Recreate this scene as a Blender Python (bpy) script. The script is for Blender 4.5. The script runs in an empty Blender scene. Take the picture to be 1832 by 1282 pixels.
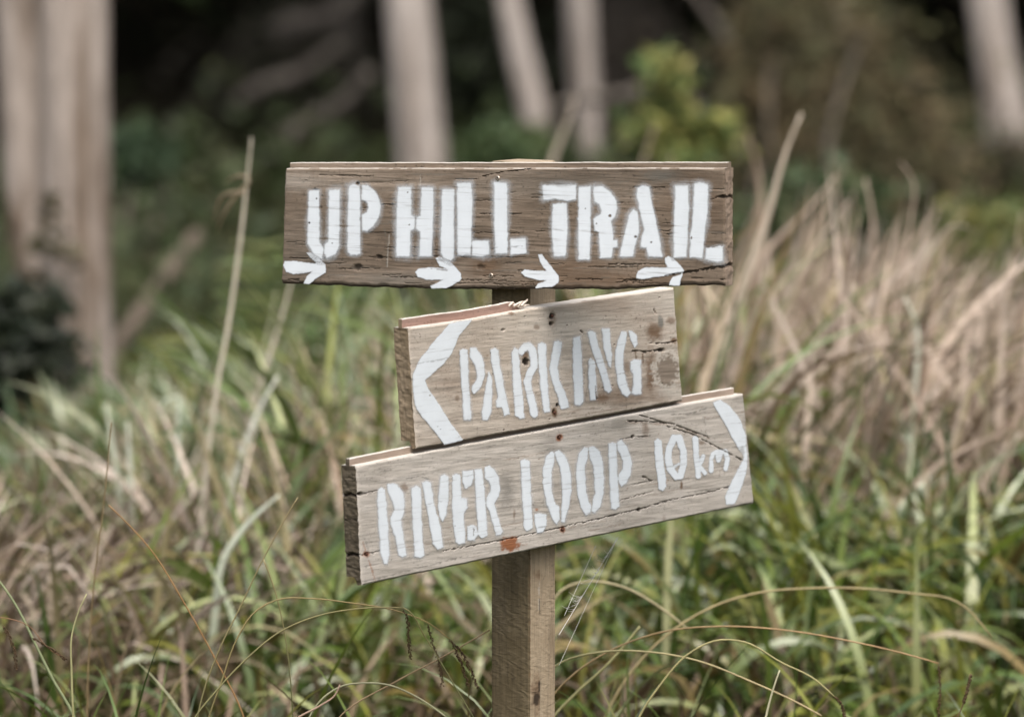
import bpy, bmesh, math, random
import numpy as np
from mathutils import Vector

R = math.radians
rng = np.random.default_rng(11)
random.seed(11)
scene = bpy.context.scene
col = scene.collection

# ------------------------------------------------------------------ camera
PW, PH = 1832.0, 1282.0
DIST, CAMZ, PITCH = 14.0, 2.08, R(4.7)
FPX = DIST / 0.0009
cam_d = bpy.data.cameras.new("camera")
cam = bpy.data.objects.new("camera", cam_d)
col.objects.link(cam)
cam.location = (0, -DIST, CAMZ)
cam.rotation_euler = (R(90) - PITCH, 0, 0)
cam_d.sensor_fit = 'HORIZONTAL'
cam_d.sensor_width = 36
cam_d.lens = FPX / PW * 36
cam_d.clip_start, cam_d.clip_end = 0.1, 600
cam_d.dof.use_dof = True
cam_d.dof.focus_distance = 13.98
cam_d.dof.aperture_fstop = 4.1
scene.camera = cam

# ------------------------------------------------------------------ sky, sun, exposure
SUN_AZ_VEC = Vector((0.10, -0.62, 0.98)).normalized()
SUN_EL = math.asin(SUN_AZ_VEC.z)
world = bpy.data.worlds.new("World")
scene.world = world
world.use_nodes = True
wn, wl = world.node_tree.nodes, world.node_tree.links
wn.clear()
sky = wn.new("ShaderNodeTexSky")
sky.sky_type = 'NISHITA'
sky.sun_disc = False
sky.sun_elevation = SUN_EL
sky.sun_rotation = math.atan2(SUN_AZ_VEC.x, SUN_AZ_VEC.y)
sky.air_density, sky.dust_density, sky.ozone_density = 1.0, 4.0, 1.0
hs = wn.new("ShaderNodeHueSaturation")
hs.inputs["Saturation"].default_value = 0.45
bg = wn.new("ShaderNodeBackground")
bg.inputs["Strength"].default_value = 0.15
wo = wn.new("ShaderNodeOutputWorld")
wl.new(sky.outputs[0], hs.inputs["Color"])
# overcast: brighter overhead than at the horizon
tc = wn.new("ShaderNodeTexCoord"); sx = wn.new("ShaderNodeSeparateXYZ"); mr_ = wn.new("ShaderNodeMapRange")
wl.new(tc.outputs["Generated"], sx.inputs[0]); wl.new(sx.outputs["Z"], mr_.inputs["Value"])
mr_.inputs["From Min"].default_value, mr_.inputs["From Max"].default_value = 0.0, 1.0
mr_.inputs["To Min"].default_value, mr_.inputs["To Max"].default_value = 0.22, 1.7
vm = wn.new("ShaderNodeVectorMath"); vm.operation = 'SCALE'
wl.new(hs.outputs[0], vm.inputs[0]); wl.new(mr_.outputs[0], vm.inputs["Scale"])
wl.new(vm.outputs[0], bg.inputs["Color"])
wl.new(bg.outputs[0], wo.inputs["Surface"])

sun_d = bpy.data.lights.new("sun", 'SUN')
sun_d.energy = 1.1
sun_d.angle = R(50)
sun_d.color = (1.0, 0.92, 0.82)
sun = bpy.data.objects.new("sun", sun_d)
col.objects.link(sun)
sun.rotation_euler = (-SUN_AZ_VEC).to_track_quat('-Z', 'Y').to_euler()

scene.view_settings.view_transform = 'Standard'
scene.view_settings.look = 'None'
scene.view_settings.exposure = 0.79
scene.view_settings.gamma = 1.0
scene.cycles.max_bounces = 6
scene.cycles.diffuse_bounces = 3
scene.cycles.glossy_bounces = 2
scene.cycles.transmission_bounces = 3
scene.cycles.transparent_max_bounces = 8
scene.cycles.use_denoising = True

# ------------------------------------------------------------------ helpers
CAM = np.array([0, -DIST, CAMZ])
CP, SP = math.cos(PITCH), math.sin(PITCH)

def ray(px, py):
    a = (np.asarray(px, float) - PW / 2) / FPX
    b = (PH / 2 - np.asarray(py, float)) / FPX
    return np.stack([a, CP + b * SP, -SP + b * CP], -1)

def at(px, py, Y):
    d = ray(px, py)
    t = (np.asarray(Y, float) + DIST) / d[..., 1]
    return CAM + d * t[..., None]

def at_z(px, py, Z):
    d = ray(px, py)
    return CAM + d * ((Z - CAMZ) / d[..., 2])[..., None]

def mpp(Y):                                  # metres per photo pixel at a depth
    return (DIST + Y) / FPX

def tag(o, label=None, cat=None, group=None, kind=None):
    if label: o["label"] = label
    if cat: o["category"] = cat
    if group: o["group"] = group
    if kind: o["kind"] = kind
    return o

def empty(name, loc):
    o = bpy.data.objects.new(name, None)
    o.empty_display_size = 0.1
    o.location = loc
    col.objects.link(o)
    return o

def link(name, me, mats, parent=None):
    for m in (mats if isinstance(mats, (list, tuple)) else [mats]):
        me.materials.append(m)
    o = bpy.data.objects.new(name, me)
    col.objects.link(o)
    if parent is not None:
        o.parent = parent
        o.matrix_parent_inverse.identity()
    return o

def mesh_np(name, V, F, attrs=None, colors=None, smooth=True, matidx=None):
    """V (n,3); F list/array of equal-length faces, or a list of such arrays."""
    me = bpy.data.meshes.new(name)
    Fs = F if isinstance(F, list) else [F]
    Fs = [np.asarray(f, np.int32) for f in Fs if len(f)]
    V = np.asarray(V, np.float32)
    me.vertices.add(len(V))
    me.vertices.foreach_set("co", V.ravel())
    loops = np.concatenate([f.ravel() for f in Fs])
    sizes = np.concatenate([np.full(len(f), f.shape[1], np.int32) for f in Fs])
    starts = np.concatenate([[0], np.cumsum(sizes)[:-1]]).astype(np.int32)
    me.loops.add(len(loops))
    me.loops.foreach_set("vertex_index", loops)
    me.polygons.add(len(sizes))
    me.polygons.foreach_set("loop_start", starts)
    me.polygons.foreach_set("loop_total", sizes)
    me.polygons.foreach_set("use_smooth", np.full(len(sizes), smooth))
    if matidx is not None:
        me.polygons.foreach_set("material_index", np.asarray(matidx, np.int32))
    for k, v in (attrs or {}).items():
        a = me.attributes.new(k, 'FLOAT', 'POINT')
        a.data.foreach_set("value", np.asarray(v, np.float32))
    if colors is not None:
        a = me.attributes.new("tint", 'FLOAT_COLOR', 'POINT')
        c = np.concatenate([np.asarray(colors, np.float32), np.ones((len(colors), 1), np.float32)], 1)
        a.data.foreach_set("color", c.ravel())
    me.update(calc_edges=True)
    me.validate()
    return me

def recalc(me):
    bm = bmesh.new(); bm.from_mesh(me)
    bmesh.ops.recalc_face_normals(bm, faces=bm.faces)
    bm.to_mesh(me); bm.free(); me.update()

def catmull(P, n):
    P = np.asarray(P, float)
    if len(P) < 3:
        t = np.linspace(0, 1, n)[:, None]
        return P[0] * (1 - t) + P[-1] * t
    h = np.linalg.norm(np.diff(P, axis=0), axis=1) + 1e-9
    u = np.concatenate([[0], np.cumsum(h)])
    sl = np.diff(P, axis=0) / h[:, None]
    m = np.empty_like(P)
    m[1:-1] = (sl[:-1] * h[1:, None] + sl[1:] * h[:-1, None]) / (h[1:] + h[:-1])[:, None]
    m[0], m[-1] = sl[0] * 1.5 - m[1] * .5, sl[-1] * 1.5 - m[-2] * .5
    q = np.linspace(0, u[-1], n)
    i = np.clip(np.searchsorted(u, q, side='right') - 1, 0, len(h) - 1)
    f = ((q - u[i]) / h[i])[:, None]; hh = h[i][:, None]
    return ((1 + 2 * f) * (1 - f) ** 2 * P[i] + f * (1 - f) ** 2 * hh * m[i] + f * f * (3 - 2 * f) * P[i + 1] + f * f * (f - 1) * hh * m[i + 1])

def tube_np(path, rad, sides=8, flat=1.0, lump=0.0, seed=0):
    path = np.asarray(path, float); n = len(path)
    rad = np.broadcast_to(np.asarray(rad, float), (n,))
    T = np.gradient(path, axis=0); T /= np.linalg.norm(T, axis=1)[:, None] + 1e-12
    ref = np.array([0.0, 1.0, 0.0]) if abs(T[:, 1]).mean() < .8 else np.array([1.0, 0, 0])
    A = np.cross(T, ref); A /= np.linalg.norm(A, axis=1)[:, None] + 1e-12
    B = np.cross(T, A)
    ph = np.linspace(0, 2 * np.pi, sides, endpoint=False)
    r = rad[:, None] * np.ones((n, sides))
    if lump:
        g = np.random.default_rng(seed)
        for k in range(1, 5):
            a1, a2 = g.uniform(0, 6.28, 2); f = g.uniform(.6, 2.0) * k
            s = np.linspace(0, 1, n)[:, None]
            r = r * (1 + lump / k * np.sin(k * ph[None] + a1 + 5 * f * s * .6) * np.cos(f * 6 * s + a2))
    V = path[:, None] + A[:, None] * (np.cos(ph) [None, :, None] * r[..., None]) + B[:, None] * (np.sin(ph)[None, :, None] * r[..., None] * flat)
    i = np.arange(n - 1)[:, None] * sides; j = np.arange(sides)[None]; k = (j + 1) % sides
    F = np.stack([i + j, i + k, i + sides + k, i + sides + j], -1).reshape(-1, 4)
    V = V.reshape(-1, 3)
    caps0 = np.stack([np.full(sides, len(V)), (np.arange(sides) + 1) % sides, np.arange(sides)], -1)
    e = (n - 1) * sides
    caps1 = np.stack([np.full(sides, len(V) + 1), e + np.arange(sides), e + (np.arange(sides) + 1) % sides], -1)
    V = np.vstack([V, path[0], path[-1]])
    return V, F, np.vstack([caps0, caps1])

def merge(parts):
    V, Q, T, o = [], [], [], 0
    for v, q, t in parts:
        V.append(v); Q.append(q + o)
        if len(t): T.append(t + o)
        o += len(v)
    return np.vstack(V), [np.vstack(Q)] + ([np.vstack(T)] if T else [])

class VNoise:
    def __init__(s, seed, n=256):
        s.g = np.random.default_rng(seed).random((n, n)); s.n = n
    def __call__(s, x, y):
        x = np.asarray(x, float); y = np.asarray(y, float)
        xi = np.floor(x).astype(int); yi = np.floor(y).astype(int)
        fx = x - xi; fy = y - yi
        fx = fx * fx * (3 - 2 * fx); fy = fy * fy * (3 - 2 * fy)
        n = s.n; g = s.g
        return ((g[xi % n, yi % n] * (1 - fx) + g[(xi + 1) % n, yi % n] * fx) * (1 - fy)
                + (g[xi % n, (yi + 1) % n] * (1 - fx) + g[(xi + 1) % n, (yi + 1) % n] * fx) * fy)
    def fbm(s, x, y, o=4):
        t, a, w = 0, 1, 0
        for k in range(o):
            t = t + a * s(x * 2 ** k + 17.3 * k, y * 2 ** k + 5.1 * k); w += a; a *= .5
        return t / w
N1, N2 = VNoise(1), VNoise(2)

def seg_dist(X, Y, pts, closed=False):
    d = np.full(X.shape, 1e9)
    P = list(pts) + ([pts[0]] if closed else [])
    for (x0, y0), (x1, y1) in zip(P[:-1], P[1:]):
        dx, dy = x1 - x0, y1 - y0
        t = np.clip(((X - x0) * dx + (Y - y0) * dy) / (dx * dx + dy * dy + 1e-9), 0, 1)
        d = np.minimum(d, np.hypot(X - x0 - t * dx, Y - y0 - t * dy))
    return d

def poly_sd(X, Y, pts):
    d = seg_dist(X, Y, pts, True)
    ins = np.zeros(X.shape, bool)
    P = list(pts)
    for i in range(len(P)):
        x0, y0 = P[i]; x1, y1 = P[i - 1]
        c = (y0 > Y) != (y1 > Y)
        ins ^= c & (X < (x1 - x0) * (Y - y0) / (y1 - y0 + 1e-12) + x0)
    return np.where(ins, -d, d)

def smooth(a, b, x):
    t = np.clip((x - a) / (b - a), 0, 1)
    return t * t * (3 - 2 * t)

# ------------------------------------------------------------------ materials
class NT:
    def __init__(s, name):
        s.m = bpy.data.materials.new(name); s.m.use_nodes = True
        s.n, s.l = s.m.node_tree.nodes, s.m.node_tree.links
        s.n.clear()
    def N(s, t, **kw):
        n = s.n.new("ShaderNode" + t)
        for k, v in kw.items():
            if k in n.inputs.keys():
                i = n.inputs[k]
                if hasattr(v, "is_output") or isinstance(v, bpy.types.NodeSocket): s.l.new(v, i)
                else: i.default_value = v
            else: setattr(n, k, v)
        return n
    def math(s, op, a, b=0.0):
        n = s.n.new("ShaderNodeMath"); n.operation = op
        for i, v in enumerate((a, b)):
            if isinstance(v, bpy.types.NodeSocket): s.l.new(v, n.inputs[i])
            else: n.inputs[i].default_value = v
        return n.outputs[0]
    def mix(s, f, a, b, mode='MIX'):
        n = s.n.new("ShaderNodeMix"); n.data_type = 'RGBA'; n.blend_type = mode
        for i, v in zip((0, 6, 7), (f, a, b)):
            if isinstance(v, bpy.types.NodeSocket): s.l.new(v, n.inputs[i])
            elif i == 0: n.inputs[i].default_value = v
            else: n.inputs[i].default_value = (*v, 1) if len(v) == 3 else v
        return n.outputs[2]
    def ramp(s, f, stops):
        n = s.n.new("ShaderNodeValToRGB"); e = n.color_ramp.elements
        while len(e) < len(stops): e.new(.5)
        for q, (p, c) in zip(e, stops):
            q.position = p; q.color = (*c, 1) if not isinstance(c, (int, float)) else (c, c, c, 1)
        s.l.new(f, n.inputs[0]); return n.outputs[0]
    def coord(s, scale, rot=(0, 0, 0)):
        t = s.n.new("ShaderNodeTexCoord"); m = s.n.new("ShaderNodeMapping")
        m.inputs["Scale"].default_value = scale; m.inputs["Rotation"].default_value = rot
        s.l.new(t.outputs["Object"], m.inputs[0]); return m.outputs[0]
    def noise(s, scale, sc=1.0, detail=6, rough=.6, dist=0.0, rot=(0, 0, 0)):
        return s.N("TexNoise", Vector=s.coord(scale, rot), Scale=sc, Detail=detail, Roughness=rough, Distortion=dist).outputs[0]
    def attr(s, name):
        n = s.n.new("ShaderNodeAttribute"); n.attribute_name = name; return n
    def out(s, sh):
        o = s.n.new("ShaderNodeOutputMaterial"); s.l.new(sh, o.inputs[0]); return s.m

def wood(name, dark, mid, light, grain_axis='x', bump=.5, speck=.5, saw=0.0, blot=.5, fine=.55):
    t = NT(name)
    g1 = (1.6, 30, 30) if grain_axis == 'x' else (30, 30, 1.6)
    g2 = (9, 260, 260) if grain_axis == 'x' else (260, 260, 9)
    n1 = t.noise(g1, 1, 5, .6, .6)
    n2 = t.noise(g2, 1, 4, .7, .3)
    nb = t.noise((7, 7, 11), 1, 5, .62)
    f = t.math('ADD', t.math('MULTIPLY', n1, 1 - blot), t.math('MULTIPLY', nb, blot))
    c = t.ramp(f, [(.30, dark), (.5, mid), (.70, light)])
    ln = t.ramp(n2, [(.30, .45), (.52, 1.0), (.75, 1.12)])
    c = t.mix(fine, c, ln, 'MULTIPLY')
    ns = t.noise((140, 140, 210), 1, 3, .6)
    nm = t.noise((16, 16, 26), 1, 4, .6)
    sp = t.math('MULTIPLY', t.ramp(ns, [(.56, 0.0), (.70, 1.0)]), t.ramp(nm, [(.42, 0.0), (.62, 1.0)]))
    c = t.mix(t.math('MULTIPLY', sp, speck), c, (.035, .026, .018))
    h = t.math('ADD', t.math('MULTIPLY', n2, .7), t.math('MULTIPLY', n1, .5))
    if saw:
        w = t.N("TexWave", Vector=t.coord((30, 30, 110), (R(8), R(10), 0)), Scale=.55, Distortion=9.0, Detail=4.0)
        w.inputs["Detail Scale"].default_value = 1.4
        ws = t.math('MULTIPLY', w.outputs[0], t.ramp(nb, [(.35, .2), (.6, 1.0)]))
        c = t.mix(t.math('MULTIPLY', ws, saw), c, tuple(x * .45 for x in mid))
        h = t.math('ADD', h, t.math('MULTIPLY', ws, .6))
    c = t.mix(t.attr("stain").outputs["Fac"], c, (.13, .072, .036))
    c = t.mix(t.attr("grime").outputs["Fac"], c, (.12, .115, .10))
    c = t.mix(t.attr("rust").outputs["Fac"], c, (.24, .085, .03))
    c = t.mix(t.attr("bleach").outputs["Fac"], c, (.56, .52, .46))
    c = t.mix(t.attr("bark").outputs["Fac"], c, (.15, .108, .074))
    c = t.mix(t.attr("crack").outputs["Fac"], c, (.022, .015, .010))
    b = t.N("Bump", Strength=bump, Distance=.0016, Height=h)
    p = t.N("BsdfPrincipled", **{"Base Color": c, "Roughness": .82, "Normal": b.outputs[0]})
    p.inputs["Specular IOR Level"].default_value = .25
    return t.out(p.outputs[0])

def paint_mat(name, colr=(.70, .74, .775)):
    t = NT(name)
    a = t.attr("cover").outputs["Fac"]
    grain = t.noise((9, 260, 260), 1, 4, .7, .3)
    fl = t.noise((330, 330, 420), 1, 2, .5)
    k = t.math('ADD', a, t.math('MULTIPLY', t.math('SUBTRACT', fl, .5), t.math('MULTIPLY', t.math('SUBTRACT', 1.0, a), .5)))
    k = t.math('SUBTRACT', k, t.math('MULTIPLY', t.ramp(grain, [(.26, 1.0), (.42, 0.0)]), .42))
    k = t.math('MULTIPLY', t.math('MINIMUM', t.math('MAXIMUM', k, 0.0), 1.0), t.ramp(a, [(.02, 0.0), (.12, 1.0)]))
    nb = t.noise((25, 25, 25), 1, 4)
    c = t.mix(t.ramp(nb, [(.32, 0.0), (.6, 1.0)]), tuple(x * .93 for x in colr), colr)
    c = t.mix(t.math('MULTIPLY', t.ramp(grain, [(.3, 1.0), (.48, 0.0)]), .14), c, (.42, .38, .34))
    bp = t.N("Bump", Strength=.25, Distance=.0006, Height=grain)
    p = t.N("BsdfPrincipled", **{"Base Color": c, "Roughness": .6, "Normal": bp.outputs[0]})
    tr = t.N("BsdfTransparent")
    m = t.n.new("ShaderNodeMixShader")
    t.l.new(k, m.inputs[0]); t.l.new(tr.outputs[0], m.inputs[1]); t.l.new(p.outputs[0], m.inputs[2])
    return t.out(m.outputs[0])

def leafy(name, trans=.3, rough=.45, spec=.4):
    t = NT(name)
    c = t.attr("tint").outputs["Color"]
    nz = t.noise((40, 40, 14), 1, 3)
    c = t.mix(.45, c, t.ramp(nz, [(.3, .6), (.7, 1.25)]), 'MULTIPLY')
    p = t.N("BsdfPrincipled", **{"Base Color": c, "Roughness": rough})
    p.inputs["Specular IOR Level"].default_value = spec
    d = t.N("BsdfTranslucent", Color=c)
    m = t.n.new("ShaderNodeMixShader"); m.inputs[0].default_value = trans
    t.l.new(p.outputs[0], m.inputs[1]); t.l.new(d.outputs[0], m.inputs[2])
    return t.out(m.outputs[0])

def flat(name, c, rough=.7, metal=0.0, var=.3, sc=40):
    t = NT(name)
    n = t.noise((sc, sc, sc), 1, 4)
    cc = t.mix(n, tuple(x * (1 - var) for x in c), tuple(min(1, x * (1 + var)) for x in c))
    p = t.N("BsdfPrincipled", **{"Base Color": cc, "Roughness": rough, "Metallic": metal})
    return t.out(p.outputs[0])

def bark(name, pale, dark, amount=(.46, .62), sx=9):
    t = NT(name)
    n1 = t.noise((sx, sx, 1.1), 1, 6, .6, .8)
    n2 = t.noise((30, 30, 9), 1, 5, .6)
    c = t.mix(t.ramp(n1, [(amount[0], 0.0), (amount[1], 1.0)]), pale, dark)
    c = t.mix(.5, c, t.ramp(n2, [(.3, .55), (.65, 1.1)]), 'MULTIPLY')
    b = t.N("Bump", Strength=.6, Distance=.02, Height=t.math('ADD', n1, n2))
    p = t.N("BsdfPrincipled", **{"Base Color": c, "Roughness": .9, "Normal": b.outputs[0]})
    p.inputs["Specular IOR Level"].default_value = .15
    return t.out(p.outputs[0])

M_paint = paint_mat("white_paint")
M_leaf = leafy("foliage", .25, .5, .3)
M_shade = leafy("shaded_foliage", .12, .8, .06)  # duller copy of the foliage, imitating shade inside the wood
M_blade = leafy("grass_blade", .12, .30, .65)
M_straw = leafy("straw", .12, .55, .3)
M_steel = flat("screw_steel", (.42, .36, .30), .4, .8)
M_rustn = flat("rusty_nail", (.09, .035, .02), .8, .2)
M_silk = flat("spider_silk", (.62, .60, .55), .5, 0, .1)

# ------------------------------------------------------------------ ground
def ground():
    xs = np.linspace(-90, 90, 91); ys = np.linspace(-40, 160, 101)
    X, Y = np.meshgrid(xs, ys)
    Z = (N1.fbm(X * .07 + 40, Y * .07 + 40, 3) - .5) * .25 * smooth(3, 12, np.hypot(X, Y - 3)) - .01
    V = np.stack([X, Y, Z], -1).reshape(-1, 3)
    nx = len(xs); i = np.arange(len(ys) - 1)[:, None] * nx; j = np.arange(nx - 1)[None]
    F = np.stack([i + j, i + j + 1, i + nx + j + 1, i + nx + j], -1).reshape(-1, 4)
    t = NT("forest_soil")
    n = t.noise((1.2, 1.2, 1.2), 1, 8, .65); n2 = t.noise((14, 14, 14), 1, 5)
    c = t.ramp(n, [(.35, (.035, .028, .018)), (.5, (.05, .055, .025)), (.68, (.085, .07, .04))])
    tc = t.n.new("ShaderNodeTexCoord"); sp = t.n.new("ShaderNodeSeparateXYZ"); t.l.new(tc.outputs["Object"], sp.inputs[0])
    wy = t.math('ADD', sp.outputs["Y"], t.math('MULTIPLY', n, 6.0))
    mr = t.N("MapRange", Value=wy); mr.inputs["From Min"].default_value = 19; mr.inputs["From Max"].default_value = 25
    c = t.mix(mr.outputs[0], c, (.034, .029, .019))            # soil darkened towards the back, standing in for the wood's shade
    c = t.mix(.6, c, t.ramp(n2, [(.3, .5), (.7, 1.2)]), 'MULTIPLY')
    p = t.N("BsdfPrincipled", **{"Base Color": c, "Roughness": .95, "Specular IOR Level": .05, "Normal": t.N("Bump", Strength=.6, Distance=.03, Height=n2).outputs[0]})
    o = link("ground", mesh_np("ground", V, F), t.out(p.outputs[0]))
    tag(o, kind="structure")
ground()

# ------------------------------------------------------------------ trees
def leaf_cards(C, size, cols, seed, aspect=.5, up=.3, jit=.25):
    """one rhombus leaf per centre"""
    g = np.random.default_rng(seed)
    n = len(C)
    a = g.normal(size=(n, 3)); a[:, 2] *= .6; a /= np.linalg.norm(a, axis=1)[:, None]
    b = g.normal(size=(n, 3)); b[:, 2] += up
    b -= a * (a * b).sum(1)[:, None]; b /= np.linalg.norm(b, axis=1)[:, None]
    w = np.cross(a, b)
    s = (np.broadcast_to(size, (n,)) * g.uniform(.6, 1.4, n))[:, None]
    V = np.stack([C - a * s * .5, C + w * s * aspect * .5, C + a * s * .5 + b * s * .12, C - w * s * aspect * .5], 1).reshape(-1, 3)
    F = np.arange(n * 4).reshape(-1, 4)
    cols = np.asarray(cols, float)
    cc = cols[g.integers(0, len(cols), n)] * g.uniform(1 - jit, 1 + jit, (n, 1))
    return V, F, np.repeat(cc, 4, 0)

def clumps(centre, rad, n_cl, per, cl_r, seed, hollow=.3):
    g = np.random.default_rng(seed)
    d = g.normal(size=(n_cl, 3)); d /= np.linalg.norm(d, axis=1)[:, None]
    c = np.asarray(centre) + d * (g.uniform(hollow, 1, (n_cl, 1)) ** .6) * np.asarray(rad)
    r = cl_r * g.uniform(.5, 1.4, (n_cl, 1, 1))
    p = c[:, None] + g.normal(size=(n_cl, per, 3)) * r * np.array([1, 1, .7]) * .55
    return p.reshape(-1, 3), c

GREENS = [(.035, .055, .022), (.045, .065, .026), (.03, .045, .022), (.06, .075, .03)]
M_bark_pale = bark("pale_bark", (.45, .395, .355), (.20, .155, .12), (.44, .60), 8)
M_bark_left = bark("peeling_bark", (.36, .305, .265), (.15, .11, .08), (.47, .62), 12)
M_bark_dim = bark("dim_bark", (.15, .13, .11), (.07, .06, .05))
M_twig = flat("dead_twig", (.15, .125, .10), .9)

def tree(name, label, stems, Y, mat, top=8.5, crown_r=2.2, seed=0, sides=20, n_leaf=70, group=None):
    """stems: list of [(px, py, width_px), ...] from top down to the base"""
    px, py, _ = stems[0][-1]
    b = at(px, py, Y)
    root = empty(name, (b[0], Y, 0))
    tag(root, label, "tree", group)
    for si, st in enumerate(stems):
        P = [at(x, y, Y + .06 * si) for x, y, w in st][::-1]
        W = [w * mpp(Y) / 2 for x, y, w in st][::-1]
        d = (P[-1] - P[-2]) / np.linalg.norm(P[-1] - P[-2])
        k = (top - P[-1][2]) / max(.3, d[2])
        for f in (.33, .66, 1.0):
            P.append(P[len(st) - 1 + (1 if W[0] is None else 0)] + d * k * f)
            W.append(W[len(st) - 1] * (1 - .55 * f))
        low = P[0].copy(); low[2] = -.25
        P = [low] + P; W = [W[0] * 1.12] + W
        n = 110
        cl_ = np.concatenate([[0], np.cumsum(np.linalg.norm(np.diff(np.array(P), axis=0), axis=1))])
        path = catmull(P, n); rad = np.interp(np.linspace(0, cl_[-1], n), cl_, W)
        path[:, :2] -= root.location.x, root.location.y
        v, q, t = tube_np(path, rad, sides, 1, .13, seed + si)
        parts = [(v, q, t)]
        g = np.random.default_rng(seed + 50 + si)
        tips = []
        for kk in range(5):
            hi = np.nonzero(path[:, 2] > top * .62)[0]; i = int(hi[0] + (len(hi) - 1) * g.uniform(0, .9)); a = g.uniform(0, 6.28)
            e = path[i] + np.array([math.cos(a), math.sin(a), .55]) * g.uniform(.5, .9) * crown_r
            m = (path[i] + e) / 2 + np.array([0, 0, -.15])
            parts.append(tube_np(catmull([path[i], m, e], 10), np.linspace(rad[i] * .5, .012, 10), 8)); tips.append(e)
        V, F = merge(parts)
        link("trunk", mesh_np("trunk", V, F), mat, root)
    c = path[np.argmin(np.abs(path[:, 2] - top * .86))]
    pts, _ = clumps(c + np.array([0, 0, .5]), (crown_r, crown_r, crown_r * .75), n_leaf, 46, .55, seed)
    V, F, cc = leaf_cards(pts, .17, GREENS, seed)
    link("crown", mesh_np("crown", V, F, colors=cc, smooth=False), M_leaf, root)
    return root

tl = tree("tree", "thick twin-stemmed tree with peeling grey pink bark at the left edge", [
    [(122, -20, 120), (126, 150, 118), (132, 330, 120), (136, 520, 126), (138, 720, 142)],
    [(38, -20, 82), (42, 200, 78), (50, 400, 74), (76, 560, 72), (100, 720, 76)]], 9.6, M_bark_left, seed=3, sides=28)
tree("tree", "pale straight tree trunk rising behind the uphill board left of its middle", [
    [(722, -20, 84), (738, 150, 88), (752, 300, 94), (760, 430, 100)]], 17.0, M_bark_pale, seed=7)
tree("tree", "slender leaning pale trunk that ends above the letters HILL", [
    [(908, -20, 46), (930, 90, 50), (952, 180, 54), (962, 232, 52)]], 18.6, M_bark_pale, seed=9)
tree("tree", "pale upright trunk crossed by a dark twig right of the leaning trunk", [
    [(1040, -20, 60), (1046, 100, 58), (1054, 200, 56), (1060, 330, 56)]], 20.0, M_bark_pale, seed=12)
tree("tree", "pale trunk leaning beside dark gap in the upper right corner", [
    [(1760, -20, 72), (1776, 90, 74), (1796, 200, 82), (1800, 235, 90)]], 19.0, M_bark_pale, seed=15)
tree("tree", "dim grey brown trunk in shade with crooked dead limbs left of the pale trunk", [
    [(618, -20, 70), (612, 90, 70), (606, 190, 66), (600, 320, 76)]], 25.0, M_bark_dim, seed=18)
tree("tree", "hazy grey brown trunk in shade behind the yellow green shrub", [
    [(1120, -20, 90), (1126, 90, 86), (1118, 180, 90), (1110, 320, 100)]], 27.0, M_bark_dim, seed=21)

# leafy growth clinging to the left trunk
g0 = np.random.default_rng(5)
for k, (px, py, s, n) in enumerate(((90, 365, 16, 26), (72, 425, 18, 30), (120, 455, 15, 26), (62, 510, 20, 34), (100, 545, 16, 24))):
    c = at(px, py, 9.40)
    mp = c + g0.normal(size=(n, 3)) * np.array([s * mpp(9.4) * .8, .02, s * mpp(9.4) * 1.1]) - np.array(tl.location)
    V, F, cc = leaf_cards(mp, .05, [(.085, .075, .04), (.11, .09, .05), (.06, .056, .03)], 6 + k)
    link("moss", mesh_np("moss", V, F, colors=cc, smooth=False), M_leaf, tl)

# unseen leaf mass added above the view to keep sky light off the wood
def canopy():
    g = np.random.default_rng(31)
    n = 110000
    c = np.vstack([g.uniform((-26, 25, 1.9), (26, 64, 8.5), (1300, 3)), g.uniform((-26, 19, 4.2), (26, 27, 9), (200, 3))])
    p = c[g.integers(0, 1500, n)] + g.normal(size=(n, 3)) * np.array([1.2, 1.2, .55])
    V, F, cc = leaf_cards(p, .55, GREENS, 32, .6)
    o = link("shade_canopy", mesh_np("shade_canopy", V, F, colors=cc, smooth=False), M_shade)
    tag(o, "added leaf mass out of view that blocks the sky light over the wood", "foliage", kind="stuff")
canopy()

def thicket():
    g = np.random.default_rng(41)
    P = []
    for k in range(1900):
        x = g.uniform(-14, 14); y = g.uniform(28.5, 56); z = g.uniform(0, 4.0)
        m = 62
        P.append(np.array([x, y, z]) + g.normal(size=(m, 3)) * np.array([.5, .5, .38]))
    P = np.vstack(P)
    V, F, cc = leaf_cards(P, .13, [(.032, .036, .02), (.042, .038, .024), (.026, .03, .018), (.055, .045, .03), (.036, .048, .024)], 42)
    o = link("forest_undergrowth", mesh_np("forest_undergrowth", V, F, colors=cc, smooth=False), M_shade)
    tag(o, "dark shaded undergrowth filling the wood behind the trunks", "undergrowth", kind="stuff")
thicket()

def bush(name, label, px, py, Y, rx, rz, n_cl, per, cl_r, leaf, cols, seed, cat="bush", group=None, ry=None, stems=6):
    """centre in the photo, radii in photo pixels"""
    c = at(px, py, Y); s = mpp(Y)
    root = empty(name, (c[0], Y, 0)); tag(root, label, cat, group)
    lc = np.array([0, 0, c[2]])
    pts, cl = clumps(lc, (rx * s, (ry or rx) * s, rz * s), n_cl, per, cl_r, seed, .15)
    pts = pts[pts[:, 2] > .02]
    V, F, cc = leaf_cards(pts, leaf, cols, seed)
    link("foliage", mesh_np("foliage", V, F, colors=cc, smooth=False), M_leaf, root)
    g = np.random.default_rng(seed)
    pr = []
    for k in range(stems):
        e = cl[g.integers(0, len(cl))]
        b = np.array([g.normal() * .06, g.normal() * .06, -.1])
        pr.append(tube_np(catmull([b, (b + e) / 2 + g.normal(size=3) * .06, e], 10), np.linspace(.014, .005, 10), 6))
    V, F = merge(pr)
    link("stem", mesh_np("stem", V, F), M_twig, root)
    return root

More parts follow.
